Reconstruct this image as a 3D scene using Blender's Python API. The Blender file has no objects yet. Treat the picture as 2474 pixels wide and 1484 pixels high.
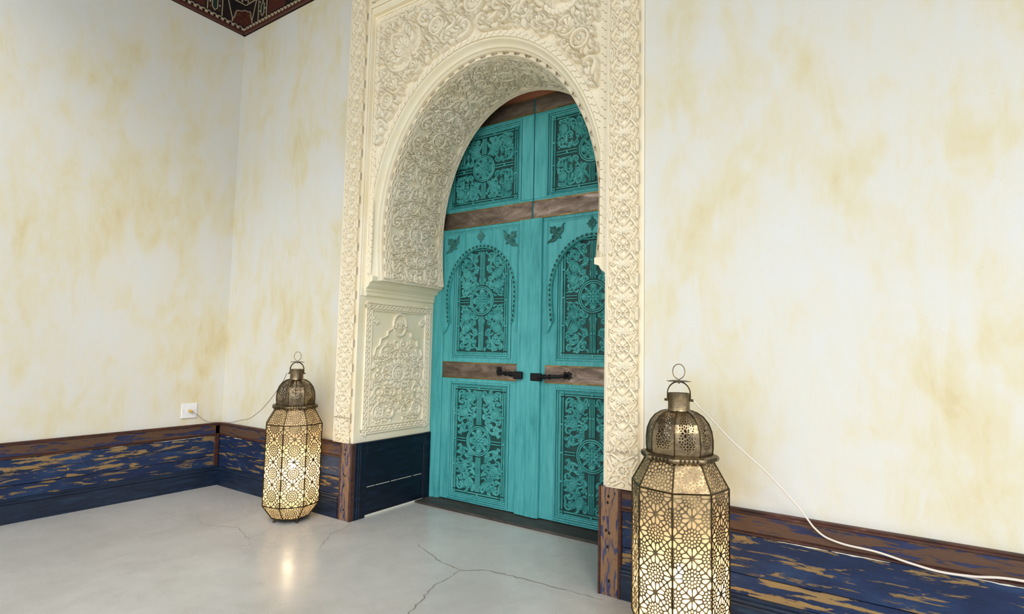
import bpy, bmesh, math
import numpy as np
from mathutils import Matrix, Vector

# ---------------------------------------------------------------- camera, world, lights, exposure
scene = bpy.context.scene
COL = scene.collection
YAW, PITCH, ROLL = .5925, .0765, .0206
fwd = Vector((-math.sin(YAW)*math.cos(PITCH), math.cos(YAW)*math.cos(PITCH), math.sin(PITCH)))
rt = Vector((math.cos(YAW), math.sin(YAW), 0)); up = rt.cross(fwd)
r2 = rt*math.cos(ROLL)+up*math.sin(ROLL); u2 = up*math.cos(ROLL)-rt*math.sin(ROLL)
cam_data = bpy.data.cameras.new('camera'); cam = bpy.data.objects.new('camera', cam_data); COL.objects.link(cam)
cam_data.sensor_width = 36; cam_data.lens = 1347.03/2474*36; cam_data.clip_start = .05
M = Matrix((r2, u2, -fwd)).transposed().to_4x4(); M.translation = (4.6076, -2.5611, 1.15)
cam.matrix_world = M
scene.camera = cam
w = bpy.data.worlds.new('daylight'); scene.world = w; w.use_nodes = True
bg = w.node_tree.nodes['Background']; bg.inputs[0].default_value = (.92, .97, 1., 1); bg.inputs[1].default_value = 1.3
sl = bpy.data.lights.new('hazy_sun', 'SUN'); sl.energy = 1.0; sl.angle = math.radians(22); sl.color = (1., .975, .93)
so_ = bpy.data.objects.new('hazy_sun', sl); COL.objects.link(so_); so_.location = (-2, -8, 6)
AZ, EL = math.radians(-42), math.radians(36)                         # comes in low through the open front
so_.rotation_euler = Vector((math.sin(AZ)*math.cos(EL), math.cos(AZ)*math.cos(EL), -math.sin(EL))).to_track_quat('-Z', 'Y').to_euler()
vs = scene.view_settings
vs.view_transform = 'Standard'; vs.look = 'None'; vs.gamma = 1; vs.exposure = .44
try: vs.use_curve_mapping = False
except Exception: pass

# ---------------------------------------------------------------- helpers
def S(h):
    h = h.lstrip('#'); c = [int(h[i:i+2], 16)/255 for i in (0, 2, 4)]
    return tuple(x/12.92 if x <= .04045 else ((x+.055)/1.055)**2.4 for x in c)+(1.,)
class Mat:
    def __init__(s, name, rough=.6, metal=0., spec=.5):
        s.m = bpy.data.materials.new(name); s.m.use_nodes = True; s.t = s.m.node_tree
        s.b = s.t.nodes['Principled BSDF']
        s.b.inputs['Roughness'].default_value = rough; s.b.inputs['Metallic'].default_value = metal
        s.b.inputs['Specular IOR Level'].default_value = spec
        s.co = s.t.nodes.new('ShaderNodeTexCoord')
    def n(s, typ, **kw):
        n = s.t.nodes.new('ShaderNode'+typ)
        for k, v in kw.items():
            if k.startswith('_'): setattr(n, k[1:], v)
            else: s.set(n.inputs[int(k[1:])] if k[0] == 'i' and k[1:].isdigit() else n.inputs[k], v)
        return n
    def set(s, sock, v):
        if isinstance(v, bpy.types.NodeSocket): s.t.links.new(v, sock)
        else: sock.default_value = v
    def vec(s, scale, rnd=0., rot=(0, 0, 0)):
        v = s.co.outputs['Object']
        if rnd:
            oi = s.n('ObjectInfo'); a = s.n('VectorMath', _operation='ADD', i0=v)
            k = s.n('Math', _operation='MULTIPLY', i0=oi.outputs['Random'], i1=rnd)
            s.set(a.inputs[1], k.outputs[0]); v = a.outputs[0]
        return s.n('Mapping', i0=v, Scale=scale, Rotation=rot).outputs[0]
    def noise(s, vec, scale=5., detail=6., rough=.6, dist=0.):
        return s.n('TexNoise', Vector=vec, Scale=scale, Detail=detail, Roughness=rough, Distortion=dist).outputs[0]
    def ramp(s, f, *stops, interp='LINEAR'):
        r = s.n('ValToRGB', Fac=f); e = r.color_ramp.elements; r.color_ramp.interpolation = interp
        while len(e) < len(stops): e.new(.5)
        for el, (p, c) in zip(e, stops):
            el.position = p; el.color = c if isinstance(c, tuple) else (c, c, c, 1)
        return r.outputs[0]
    def mix(s, f, a, b, typ='MIX'):
        n = s.t.nodes.new('ShaderNodeMix'); n.data_type = 'RGBA'; n.blend_type = typ
        s.set(n.inputs[0], f); s.set(n.inputs[6], a); s.set(n.inputs[7], b)
        return n.outputs[2]
    def math(s, op, a, b=0.):
        return s.n('Math', _operation=op, i0=a, i1=b).outputs[0]
    def color(s, c): s.set(s.b.inputs['Base Color'], c); return s
    def rough(s, c): s.set(s.b.inputs['Roughness'], c); return s
    def bump(s, h, strength=.3, dist=.01):
        b = s.n('Bump', Height=h, Strength=strength, Distance=dist); s.set(s.b.inputs['Normal'], b.outputs[0]); return s

def link(o, parent=None):
    COL.objects.link(o)
    if parent is not None: o.parent = parent
    return o
def tag(o, label=None, cat=None, kind=None, group=None):
    if label: o['label'] = label
    if cat: o['category'] = cat
    if kind: o['kind'] = kind
    if group: o['group'] = group
    return o
def empty(name, loc=(0, 0, 0), parent=None):
    o = bpy.data.objects.new(name, None); o.empty_display_size = .1; o.location = loc
    return link(o, parent)
def mesh(name, V, F, mat, parent=None, smooth=False):
    me = bpy.data.meshes.new(name); me.from_pydata([tuple(v) for v in V], [], [tuple(f) for f in F]); me.update()
    if smooth: me.polygons.foreach_set('use_smooth', [True]*len(me.polygons))
    me.materials.append(mat.m)
    return link(bpy.data.objects.new(name, me), parent)
def fast_mesh(name, V, Q, mat, parent=None, smooth=True, link_it=True):      # numpy quads
    me = bpy.data.meshes.new(name); nv, nq = len(V), len(Q)
    me.vertices.add(nv); me.vertices.foreach_set('co', np.asarray(V, np.float32).ravel())
    me.loops.add(nq*4); me.loops.foreach_set('vertex_index', np.asarray(Q, np.int32).ravel())
    me.polygons.add(nq); me.polygons.foreach_set('loop_start', np.arange(0, nq*4, 4, dtype=np.int32))
    try: me.polygons.foreach_set('loop_total', np.full(nq, 4, np.int32))
    except Exception: pass
    me.polygons.foreach_set('use_smooth', np.full(nq, smooth)); me.update(calc_edges=True); me.validate()
    me.materials.append(mat.m)
    o = bpy.data.objects.new(name, me)
    return link(o, parent) if link_it else o
class B:                                                          # collects shapes of ONE part
    def __init__(s): s.bm = bmesh.new()
    def box(s, x0, x1, y0, y1, z0, z1, bev=0., seg=1):
        vs_ = [s.bm.verts.new((x, y, z)) for x in (x0, x1) for y in (y0, y1) for z in (z0, z1)]
        fs = [s.bm.faces.new([vs_[i] for i in f]) for f in ((0, 1, 3, 2), (4, 6, 7, 5), (0, 4, 5, 1), (2, 3, 7, 6), (0, 2, 6, 4), (1, 5, 7, 3))]
        if bev:
            ed = list({e for f in fs for e in f.edges})
            bmesh.ops.bevel(s.bm, geom=ed, offset=bev, segments=seg, affect='EDGES', profile=.5)
        return s
    def prism(s, poly, axis, a, b):                               # polygon swept along an axis
        def P(p, t):
            return {'x': (t, p[0], p[1]), 'y': (p[0], t, p[1]), 'z': (p[0], p[1], t)}[axis]
        A = [s.bm.verts.new(P(p, a)) for p in poly]; Bv = [s.bm.verts.new(P(p, b)) for p in poly]; n = len(poly)
        s.bm.faces.new(A); s.bm.faces.new(Bv[::-1])
        for i in range(n): s.bm.faces.new((A[i], A[(i+1) % n], Bv[(i+1) % n], Bv[i]))
        return s
    def loops(s, L, close=True, cap=False):                       # rings of points, bridged
        R = [[s.bm.verts.new(p) for p in l] for l in L]; n = len(R[0])
        for a, b in zip(R[:-1], R[1:]):
            for i in range(n if close else n-1): s.bm.faces.new((a[i], a[(i+1) % n], b[(i+1) % n], b[i]))
        if cap: s.bm.faces.new(R[0][::-1]); s.bm.faces.new(R[-1])
        return s
    def frame(s, x0, x1, z0, z1, prof):                           # mitred rectangular moulding, prof = (inset, y)
        return s.loops([[(x0+i, y, z0+i), (x1-i, y, z0+i), (x1-i, y, z1-i), (x0+i, y, z1-i)] for i, y in prof])
    def tube(s, pts, r, n=8, cap=True, closed=False):
        pts = [Vector(p) for p in pts]; L = []; N = len(pts); ref = None
        for i, p in enumerate(pts):
            a = pts[(i-1) % N] if closed or i else p; b = pts[(i+1) % N] if closed or i < N-1 else p
            t = (b-a).normalized()
            if ref is None: ref = t.orthogonal().normalized()
            ref = (ref-t*ref.dot(t)).normalized(); bi = t.cross(ref)
            rr = r[i] if hasattr(r, '__len__') else r
            L.append([p+(ref*math.cos(k*6.28319/n)+bi*math.sin(k*6.28319/n))*rr for k in range(n)])
        if closed: L.append(L[0])
        return s.loops(L, True, cap and not closed)
    def lathe(s, prof, n=24, c=(0, 0), cap=True):                 # prof = (r, z)
        return s.loops([[(c[0]+r*math.cos(k*6.28319/n), c[1]+r*math.sin(k*6.28319/n), z) for k in range(n)] for r, z in prof], True, cap)
    def done(s, name, mat, parent=None, smooth=False, merge=False):
        if merge: bmesh.ops.remove_doubles(s.bm, verts=s.bm.verts, dist=1e-5)
        bmesh.ops.recalc_face_normals(s.bm, faces=s.bm.faces)
        me = bpy.data.meshes.new(name); s.bm.to_mesh(me); s.bm.free()
        if smooth:
            me.polygons.foreach_set('use_smooth', [True]*len(me.polygons))
            try: me.set_sharp_from_angle(angle=math.radians(40))
            except Exception: pass
        me.materials.append(mat.m)
        return link(bpy.data.objects.new(name, me), parent)
def dup(o, parent=None, mw=None, rec=True):
    c = o.copy(); COL.objects.link(c)
    c.parent = parent if parent is not None else o.parent
    if mw is not None: c.matrix_basis = mw
    if rec:
        for ch in o.children:
            dup(ch, c, ch.matrix_basis.copy())
    return c

# ---------------------------------------------------------------- carved ornament as height fields
class HF:
    def __init__(s, u0, u1, v0, v1, r, seed=1):
        s.r = r; s.u0, s.v0 = u0, v0
        s.nu = int(round((u1-u0)/r))+1; s.nv = int(round((v1-v0)/r))+1
        s.U = u0+np.arange(s.nu)*r; s.V = v0+np.arange(s.nv)*r
        s.H = np.zeros((s.nv, s.nu)); s.rng = np.random.RandomState(seed)
    def patch(s, ua, ub, va, vb):
        i0 = max(0, int((ua-s.u0)/s.r)); i1 = min(s.nu, int((ub-s.u0)/s.r)+2)
        j0 = max(0, int((va-s.v0)/s.r)); j1 = min(s.nv, int((vb-s.v0)/s.r)+2)
        if i1 <= i0 or j1 <= j0: return None
        return slice(j0, j1), slice(i0, i1), s.U[None, i0:i1], s.V[j0:j1, None]
    def put(s, js, is_, clear, mask, h):
        A = s.H[js, is_]
        A[clear] = np.minimum(A[clear], .12)
        A[mask] = h[mask]
    def stroke(s, pts, w, h=1., gap=.004, groove=0., vein=0., nv=6., edge=.28, base=.0):
        P = np.asarray(pts, float); n = len(P)
        W = np.full(n, w) if np.isscalar(w) else np.asarray(w, float)
        m = W.max()+gap+s.r
        pa = s.patch(P[:, 0].min()-m, P[:, 0].max()+m, P[:, 1].min()-m, P[:, 1].max()+m)
        if pa is None: return
        js, is_, u, v = pa
        best = np.full((v.shape[0], u.shape[1]), 1e9); T = np.zeros_like(best); WW = np.ones_like(best); S = np.zeros_like(best)
        for k in range(n-1):
            ax, ay = P[k]; dx, dy = P[k+1]-P[k]; L2 = dx*dx+dy*dy+1e-12
            t = np.clip(((u-ax)*dx+(v-ay)*dy)/L2, 0, 1)
            ex = u-ax-t*dx; ey = v-ay-t*dy
            w_ = W[k]+(W[k+1]-W[k])*t
            e = np.sqrt(ex*ex+ey*ey)-w_
            q = e < best
            best[q] = e[q]; T[q] = ((k+t)/(n-1))[q]; WW[q] = w_[q]; S[q] = np.sign(ex*dy-ey*dx)[q]
        x = np.clip((best+WW)/np.maximum(WW, 1e-5), 0, 1)
        hh = h*(1-edge*x*x*x)
        if groove: hh = hh-groove*np.exp(-(x/.28)**2)
        if vein: hh = hh-vein*(.5+.5*np.cos(6.283*(T*nv-x*.9)))*np.clip(x*2-.2, 0, 1)
        s.put(js, is_, best < gap, best < 0, hh+base)
    def leaf(s, p0, p1, w, bend=.25, h=.9, groove=.3, vein=.22, nv=4, gap=.004, tip=.75):
        p0 = np.array(p0, float); p1 = np.array(p1, float); d = p1-p0; nrm = np.array([-d[1], d[0]])
        t = np.linspace(0, 1, 12)[:, None]
        P = p0+d*t+nrm*bend*4*t*(1-t)*.5
        s.stroke(P, w*np.sin(np.pi*np.clip(t[:, 0], .03, .97)**tip)+s.r*.3, h, gap, groove, vein, nv)
    def spiral(s, c, R, a0, turns=1.6, sgn=1, w=.006, h=1., gap=.004, bud=True, groove=0.):
        t = np.linspace(0, 1, int(22*turns)+8); rad = R*(1-t*.86); a = a0+sgn*t*turns*6.283
        P = np.c_[c[0]+rad*np.cos(a), c[1]+rad*np.sin(a)]
        s.stroke(P, w*(1-.25*t), h, gap, groove)
        if bud: s.dome(c, R*.2, h)
        return P[0]
    def dome(s, c, R, h=1., gap=.003):
        pa = s.patch(c[0]-R-gap-s.r, c[0]+R+gap+s.r, c[1]-R-gap-s.r, c[1]+R+gap+s.r)
        if pa is None: return
        js, is_, u, v = pa; d = np.hypot(u-c[0], v-c[1])
        s.put(js, is_, d < R+gap, d < R, h*(1-.6*(d/R)**2))
    def rosette(s, c, R, n=8, rot=0., h=1., gap=.005):
        pa = s.patch(c[0]-R-gap, c[0]+R+gap, c[1]-R-gap, c[1]+R+gap)
        if pa is None: return
        js, is_, u, v = pa; x = u-c[0]; y = v-c[1]; rho = np.hypot(x, y)/R; th = np.arctan2(y, x)+rot
        k = np.abs(np.cos(n*th/2)); b = .72+.28*k**.6
        hh = h*(.95-.35*rho**2)-.42*np.clip(1-k*2.2, 0, 1)*(rho > .22)-.25*np.exp(-((k-1)/.02)**2)*(rho > .4)
        hh = np.where(rho < .24, h*(1.05-3*rho**2), np.where(rho < .31, .3*h, hh))
        s.put(js, is_, rho < b+gap/R, rho < b, hh)
    def shell(s, c, a, R, n=7, spread=1.9, h=1., gap=.005):
        pa = s.patch(c[0]-R-gap, c[0]+R+gap, c[1]-R-gap, c[1]+R+gap)
        if pa is None: return
        js, is_, u, v = pa; x = u-c[0]; y = v-c[1]; rho = np.hypot(x, y)/R
        ph = (np.arctan2(y, x)-a+np.pi) % 6.2832-np.pi
        k = np.abs(np.cos(n*ph/(2*spread)*np.pi)); f = np.clip(1-np.abs(ph)/spread, 0, 1)
        b = (.42+.58*np.clip(f*1.6, 0, 1)**.5)*(.86+.14*k)*(np.abs(ph) < spread)
        hh = h*(.65+.35*rho)*(.45+.55*np.clip(k*1.6, 0, 1))
        hh = np.where(rho < .16, h, hh)
        s.put(js, is_, rho < b+gap/R, rho < b, hh)
    def ring(s, c, R, w, h=1., gap=.004, groove=.0, ry=None, a0=0., a1=6.2832):
        t = np.linspace(a0, a1, 40); ry = ry or R
        s.stroke(np.c_[c[0]+R*np.cos(t), c[1]+ry*np.sin(t)], w, h, gap, groove)

def bez(p0, p1, p2, p3, n=16):
    t = np.linspace(0, 1, n)[:, None]
    p0, p1, p2, p3 = [np.array(p, float) for p in (p0, p1, p2, p3)]
    return (1-t)**3*p0+3*(1-t)**2*t*p1+3*(1-t)*t*t*p2+t**3*p3

def packing(hf, inside, radii, tries=900, pre=()):
    C = [tuple(p) for p in pre]; ang = np.linspace(0, 6.283, 10)[:-1]
    u1, v1 = hf.U[-1], hf.V[-1]
    for R in radii:
        for _ in range(tries):
            x = hf.rng.uniform(hf.u0, u1); y = hf.rng.uniform(hf.v0, v1)
            if any((x-a)**2+(y-b)**2 < (R+c)**2 for a, b, c in C): continue
            if not np.all(inside(x+R*np.cos(ang), y+R*np.sin(ang))): continue
            C.append((x, y, R))
    return C[len(pre):]

def comma(hf, c, R, a0, sgn, w, tail=1.6, h=1., gap=.004, vein=.0):
    t = np.linspace(0, 1, 26); a = a0+sgn*(1-t)*5.6; rad = R*(.16+.84*t)
    P = np.c_[c[0]+rad*np.cos(a), c[1]+rad*np.sin(a)]; W = w*(.5+.6*t)
    d = np.array([math.sin(a0), -math.cos(a0)])*sgn; n = np.array([math.cos(a0), math.sin(a0)])
    t2 = np.linspace(0, 1, 12)[1:, None]
    Q = P[-1]+d*t2*R*tail+n*R*tail*.5*t2*t2
    P = np.r_[P, Q]; W = np.r_[W, w*1.25*(1-t2[:, 0]**1.6)+hf.r*.25]
    hf.stroke(P, W, h, gap, groove=.26, vein=vein, nv=14, edge=.26)
    hf.dome(c, R*.3, h, gap*.6)
    return P

def arabesque(hf, inside, radii, w=.011, leaf=.06, gap=.004, pre=(), tries=900, med=3, medmin=.05, lw=.22, seedleaf=.55):
    rng = hf.rng; C = packing(hf, inside, radii, tries, pre)
    for x in np.arange(hf.u0, hf.U[-1], leaf*seedleaf):            # undergrowth of leaves
        for y in np.arange(hf.v0, hf.V[-1], leaf*seedleaf):
            x0 = x+rng.uniform(-.3, .3)*leaf; y0 = y+rng.uniform(-.3, .3)*leaf
            a = 3.1*math.sin(x0*.75/leaf+1.3*math.cos(y0*.66/leaf))+rng.uniform(-.5, .5)
            x1 = x0+leaf*math.cos(a); y1 = y0+leaf*math.sin(a)
            if inside(x0, y0) and inside(x1, y1) and inside((x0+x1)/2, (y0+y1)/2):
                hf.leaf((x0, y0), (x1, y1), leaf*lw*rng.uniform(.8, 1.2), rng.choice([-1, 1])*rng.uniform(.3, .8), h=.92, groove=.3, vein=.0, gap=gap, tip=rng.choice([.6, 1., 1.5]))
    for i, (x, y, R) in enumerate(C):
        a0 = rng.uniform(0, 6.28); sg = 1 if i % 2 else -1
        if R >= medmin and i % med == 0:
            for k in range(6):
                a = a0+k*1.047; l = R*.8
                p0 = (x+R*.8*math.cos(a), y+R*.8*math.sin(a)); p1 = (p0[0]+l*math.cos(a+sg*1.), p0[1]+l*math.sin(a+sg*1.))
                if inside(p1[0], p1[1]): hf.leaf(p0, p1, R*.24, .45*sg, h=.9, groove=.3, vein=.0, gap=gap)
            hf.dome((x, y), R, .1, gap); hf.ring((x, y), R-w*.7, w*.7, 1., gap, groove=.0)
            if i % 2: hf.rosette((x, y), R*.68, 8, a0, 1., gap)
            else: hf.shell((x-R*.3*math.cos(a0), y-R*.3*math.sin(a0)), a0, R*.98, 7, 1.9, 1., gap)
        else:
            for tr in range(8):                                # a tail that stays inside the field
                a0 = rng.uniform(0, 6.28); d = np.array([math.sin(a0), -math.cos(a0)])*sg
                e = np.array([x+R*math.cos(a0), y+R*math.sin(a0)])+d*R*1.5
                if inside(e[0], e[1]): break
            comma(hf, (x, y), R*.95, a0, sg, w*(.75+.25*R/radii[0]), 1.5, 1., gap, vein=.25 if i % 3 == 1 else 0.)
            b = a0+2.4*sg                                      # split leaf on the back of the curl
            p0 = (x+R*math.cos(b), y+R*math.sin(b)); p1 = (x+R*2*math.cos(b-sg*.5), y+R*2*math.sin(b-sg*.5))
            if inside(p1[0], p1[1]): hf.leaf(p0, p1, R*.3, .5*sg, h=.95, groove=.35, vein=0., gap=gap)
    return C
# ---------------------------------------------------------------- materials
def m_limewash():
    m = Mat('limewash plaster', .75, spec=.25)
    a = m.noise(m.vec((1.3, 1.3, .8)), 1.5, 5, .55, .3)
    b = m.noise(m.vec((1.5, 1.5, .9), rot=(.35, .3, .2)), 3.4, 7, .62, .7)
    st = m.noise(m.vec((11, 11, .9), rot=(.12, .1, 0)), 2.2, 6, .65, .3)
    s2 = m.noise(m.vec((4.5, 4.5, 1.6), rot=(.75, .6, .3)), 1.9, 7, .62, 1.0)
    f = m.math('ADD', m.math('MULTIPLY', a, .42), m.math('MULTIPLY', b, .28)); f = m.math('ADD', f, m.math('MULTIPLY', st, .05)); f = m.math('ADD', f, m.math('MULTIPLY', s2, .25))
    c = m.ramp(f, (.345, S('#cdbd92')), (.41, S('#d7ccab')), (.465, S('#d9d2bc')), (.52, S('#d9d6cc')), (.61, S('#d8d8d5')))
    sp = m.noise(m.vec((1, 1, 1)), 26, 3, .5)
    c = m.mix(m.ramp(sp, (.68, 0.), (.76, .15)), c, S('#c9a25c'))
    m.color(c).bump(m.math('ADD', m.math('MULTIPLY', s2, .6), b), .2, .012)
    return m
def m_stucco(name, c0, c1):
    m = Mat(name, .7, spec=.25); f = m.noise(m.vec((1, 1, 1)), 3.2, 6, .65, .5)
    m.color(m.ramp(f, (.35, S(c0)), (.65, S(c1)))).bump(m.noise(m.vec((1, 1, 1)), 120, 3, .6), .08, .002)
    return m
def m_teal(name, lo, mid, hi, streak=(14, 14, 1.2)):
    m = Mat(name, .5, spec=.35); f = m.noise(m.vec(streak, 7.), 3., 8, .7, .4); g = m.noise(m.vec((1, 1, 1), 3.), 2.2, 4, .6)
    k = m.math('ADD', m.math('MULTIPLY', f, .65), m.math('MULTIPLY', g, .35))
    m.color(m.ramp(k, (.33, S(lo)), (.47, S(mid)), (.64, S(hi)))).bump(f, .25, .003)
    return m
def m_brass(name, lo, mid, hi, rough=.42, st=(1.5, 1.5, 8)):
    m = Mat(name, rough, 1.); f = m.noise(m.vec(st, 5.), 4., 8, .7, .8)
    m.color(m.ramp(f, (.3, S(lo)), (.5, S(mid)), (.7, S(hi))))
    m.rough(m.ramp(f, (.3, rough+.18), (.7, rough-.06))).bump(f, .2, .003)
    return m
def m_peel(name, paint, under, wood, thr=.5, along=(1.3, 1.3, 9.)):
    m = Mat(name, .62, spec=.35)
    f = m.noise(m.vec(along, 9.), 4.2, 10, .62, .5)
    g = m.noise(m.vec((along[0]*.8, along[1]*.8, along[2]*1.1), 13.), 3.1, 9, .7, .5)
    grain = m.noise(m.vec((along[0]*1.2, along[1]*1.2, along[2]*7), 4.), 3., 6, .7)
    tone = m.noise(m.vec((1.2, 1.2, 3.), 6.), 2.5, 5, .6)
    pc = m.ramp(tone, (.3, S(paint[0])), (.5, S(paint[1])), (.7, S(paint[2])))
    wc = m.ramp(grain, (.3, S(wood[0])), (.55, S(wood[1])), (.75, S(wood[2])))
    uc = m.mix(m.ramp(grain, (.38, 0.), (.62, .9)), S(under), S(wood[1]))
    c = m.mix(m.ramp(f, (thr-.012, 1.), (thr+.012, 0.)), uc, pc)          # paint flakes to undercoat
    c = m.mix(m.ramp(g, (.335, 1.), (.37, 0.)), c, wc)              # down to bare wood
    c = m.mix(m.ramp(m.noise(m.vec((2.5, 2.5, 6), 3.), 9., 4, .6), (.70, 0.), (.76, .8)), c, S('#2a1d17'))
    h = m.math('ADD', m.ramp(f, (thr-.02, 0.), (thr+.02, 1.)), m.math('MULTIPLY', grain, .8))
    m.color(c).bump(h, .45, .004)
    return m
PLAS = m_limewash()
STUC = m_stucco('carved stucco', '#ecdfc2', '#f4ebd6')
CREAM = m_stucco('smooth cream stucco', '#eee0bc', '#f3ead4')
TEAL = m_teal('turquoise painted wood', '#318789', '#49a5a8', '#5fb8ba')
TEALR = m_teal('turquoise carved wood', '#2d7b7a', '#459f9d', '#5eb5b2', (3, 3, 3))
TEALD = m_teal('dark stained ground and link hole shade', '#0f2d2d', '#173f3d', '#24534f', (4, 4, 4))
TEALM = m_teal('grey green rubbed ornament', '#1d4a47', '#2f6b66', '#4b8a84', (4, 4, 4))
BRASS = m_brass('tarnished brass sheet', '#5f5044', '#86756a', '#b3a294', .48, (1.2, 1.2, 3))
BRASSE = m_brass('rubbed brass edge', '#5c4a34', '#8a7350', '#b89c6c', .45)
LBRASS = m_brass('antique lantern brass', '#463c30', '#7b6c56', '#b5a078', .32, (3, 3, 3))
LDARK = m_brass('dark lantern brass', '#2a231b', '#463b2a', '#66573d', .4, (3, 3, 3))
IRON = Mat('black wrought iron', .5, .6).color(S('#1d1b1d'))
PEELB = m_peel('peeling blue paint on planks', ('#0b1a36', '#13264a', '#233c60'), '#8d744a', ('#3f3024', '#6d573f', '#94805f'), .575)
PEELB2 = m_peel('heavily worn blue paint on planks', ('#0d1c3c', '#162b50', '#263e66'), '#94794a', ('#4c3a2c', '#82694c', '#a68c68'), .535)
PEELR = m_peel('brown worn rail wood', ('#1a2140', '#272e52', '#343a58'), '#5c4232', ('#2f2119', '#523a2b', '#755c48'), .455)
PEELP = m_peel('worn post wood', ('#1e2748', '#2f3860', '#464c6c'), '#836349', ('#54402f', '#86694f', '#ac9078'), .46, (16, 16, 2.6))
REDW = Mat('dark red moulding', .55); REDW.color(REDW.ramp(REDW.noise(REDW.vec((2, 2, 9)), 5, 6, .7), (.35, S('#2e1a15')), (.6, S('#4e2a20')), (.75, S('#75584a'))))
NAVY = Mat('navy painted wood', .42, spec=.4)
_f = NAVY.noise(NAVY.vec((2, 2, 16), 5.), 3, 7, .7, .3)
NAVY.color(NAVY.ramp(_f, (.3, S('#0a1322')), (.55, S('#14243c')), (.75, S('#274056')))).bump(_f, .25, .003)
NAVYD = Mat('dark navy panelling', .45, spec=.35)
_f = NAVYD.noise(NAVYD.vec((2, 2, 14), 5.), 3, 7, .7, .3)
NAVYD.color(NAVYD.ramp(_f, (.3, S('#060a14')), (.55, S('#0c1628')), (.75, S('#182c48')))).bump(_f, .25, .003)
WHITE = Mat('white mortar', .8).color(S('#d9d4c8'))
SALM = Mat('salmon plaster', .8).color(S('#f0a07c'))
THR = Mat('worn dark threshold wood', .6); _f = THR.noise(THR.vec((2, 12, 4)), 4, 8, .7); THR.color(THR.ramp(_f, (.3, S('#26211e')), (.6, S('#4a433e')), (.8, S('#6d655d')))).bump(_f, .4, .004)
FLO = Mat('polished concrete', .3, spec=.5)
_a = FLO.noise(FLO.vec((1, 1, 1)), 1.3, 7, .6, .7); _b = FLO.noise(FLO.vec((1, 1, 1)), 9, 6, .65)
_f = FLO.math('ADD', FLO.math('MULTIPLY', _a, .7), FLO.math('MULTIPLY', _b, .3))
FLO.color(FLO.ramp(_f, (.3, S('#adaaa6')), (.5, S('#bebbb8')), (.7, S('#cdcbc9')))).rough(FLO.ramp(_f, (.3, .34), (.7, .2))).bump(_b, .04, .004)
CRACK = Mat('floor crack', .8).color(S('#8c857c'))
DARK = Mat('dark hole', .9).color(S('#120d0a'))
FRR = Mat('dark painted frieze', .6); _f = FRR.noise(FRR.vec((1, 1, 1)), 9, 5, .6); FRR.color(FRR.ramp(_f, (.4, S('#120b0a')), (.65, S('#2a1512'))))
FRB = Mat('red brown frieze moulding', .55).color(S('#4a2219'))
FRC = Mat('faded cream paint', .7).color(S('#b9a88a'))
FRG = Mat('dark green paint', .6).color(S('#16302a'))
FRX = Mat('dull red paint', .6).color(S('#4d1f16'))
FRY = Mat('ochre brown paint', .6).color(S('#5e4018'))
PLASTIC = Mat('white plastic', .35).color(S('#e8e8ea'))
YEL = Mat('yellow plug', .4).color(S('#c79a2a'))
CORDW = Mat('white cord', .45).color(S('#ddd3c8'))
CORDB = Mat('grey brown cord', .5).color(S('#8f7d6c'))
BOUNCE = Mat('pale added bounce slab', .8).color(S('#dcd6c8'))
# ---------------------------------------------------------------- dimensions
XC = 2.5396; HR = .503; ZF = 3.838; JH = .906; SO = 1.107          # portal axis, dado height, frieze foot, jamb and strip half widths
YS = .045                                                          # plane of the recessed spandrel
YD = .755                                                          # face of the door

# ---------------------------------------------------------------- room shell
b = B(); b.box(0, 14, -2.9, .0, -.1, 0); b.box(XC-SO, XC+SO, 0, 1.0, -.1, 0)
floor = tag(b.done('floor', FLO), 'grey polished concrete floor with fine cracks', 'floor', 'structure')
tag(B().box(-6, 14, -16, -2.9, -.1, -.001).done('bounce_slab', BOUNCE), 'unseen pale slab added beyond the gallery floor to bounce light into the archway', 'reflector', 'structure')  # unseen slab, added and kept pale to bounce light up under the arch
b = B(); b.box(-.2, 0, -4.2, 1.0, 0, 4.4)
wall_left = tag(b.done('wall_left', PLAS), 'cream limewashed wall on the left with a power socket', 'wall', 'structure')
b = B(); b.box(0, XC-SO+.0, 0, 1.0, 0, 4.4); b.box(XC+SO, 8, 0, 1.0, 0, 4.4); b.box(XC-SO, XC+SO, 0, 1.0, 3.76, 4.4)
wall_back = tag(b.done('wall_back', PLAS), 'cream limewashed wall around the carved archway', 'wall', 'structure')
b = B(); b.box(0, 8, -2.7, 1.0, 4.4, 4.5)
ceiling = tag(b.done('ceiling', FRR), 'dark painted wooden ceiling above the frieze', 'ceiling', 'structure')
b = B(); b.box(XC-SO, XC+SO, .816, .9, 0, 3.76)
wall_beyond = tag(b.done('wall_beyond', SALM), 'sliver of salmon plaster wall above the door', 'wall', 'structure')

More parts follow.
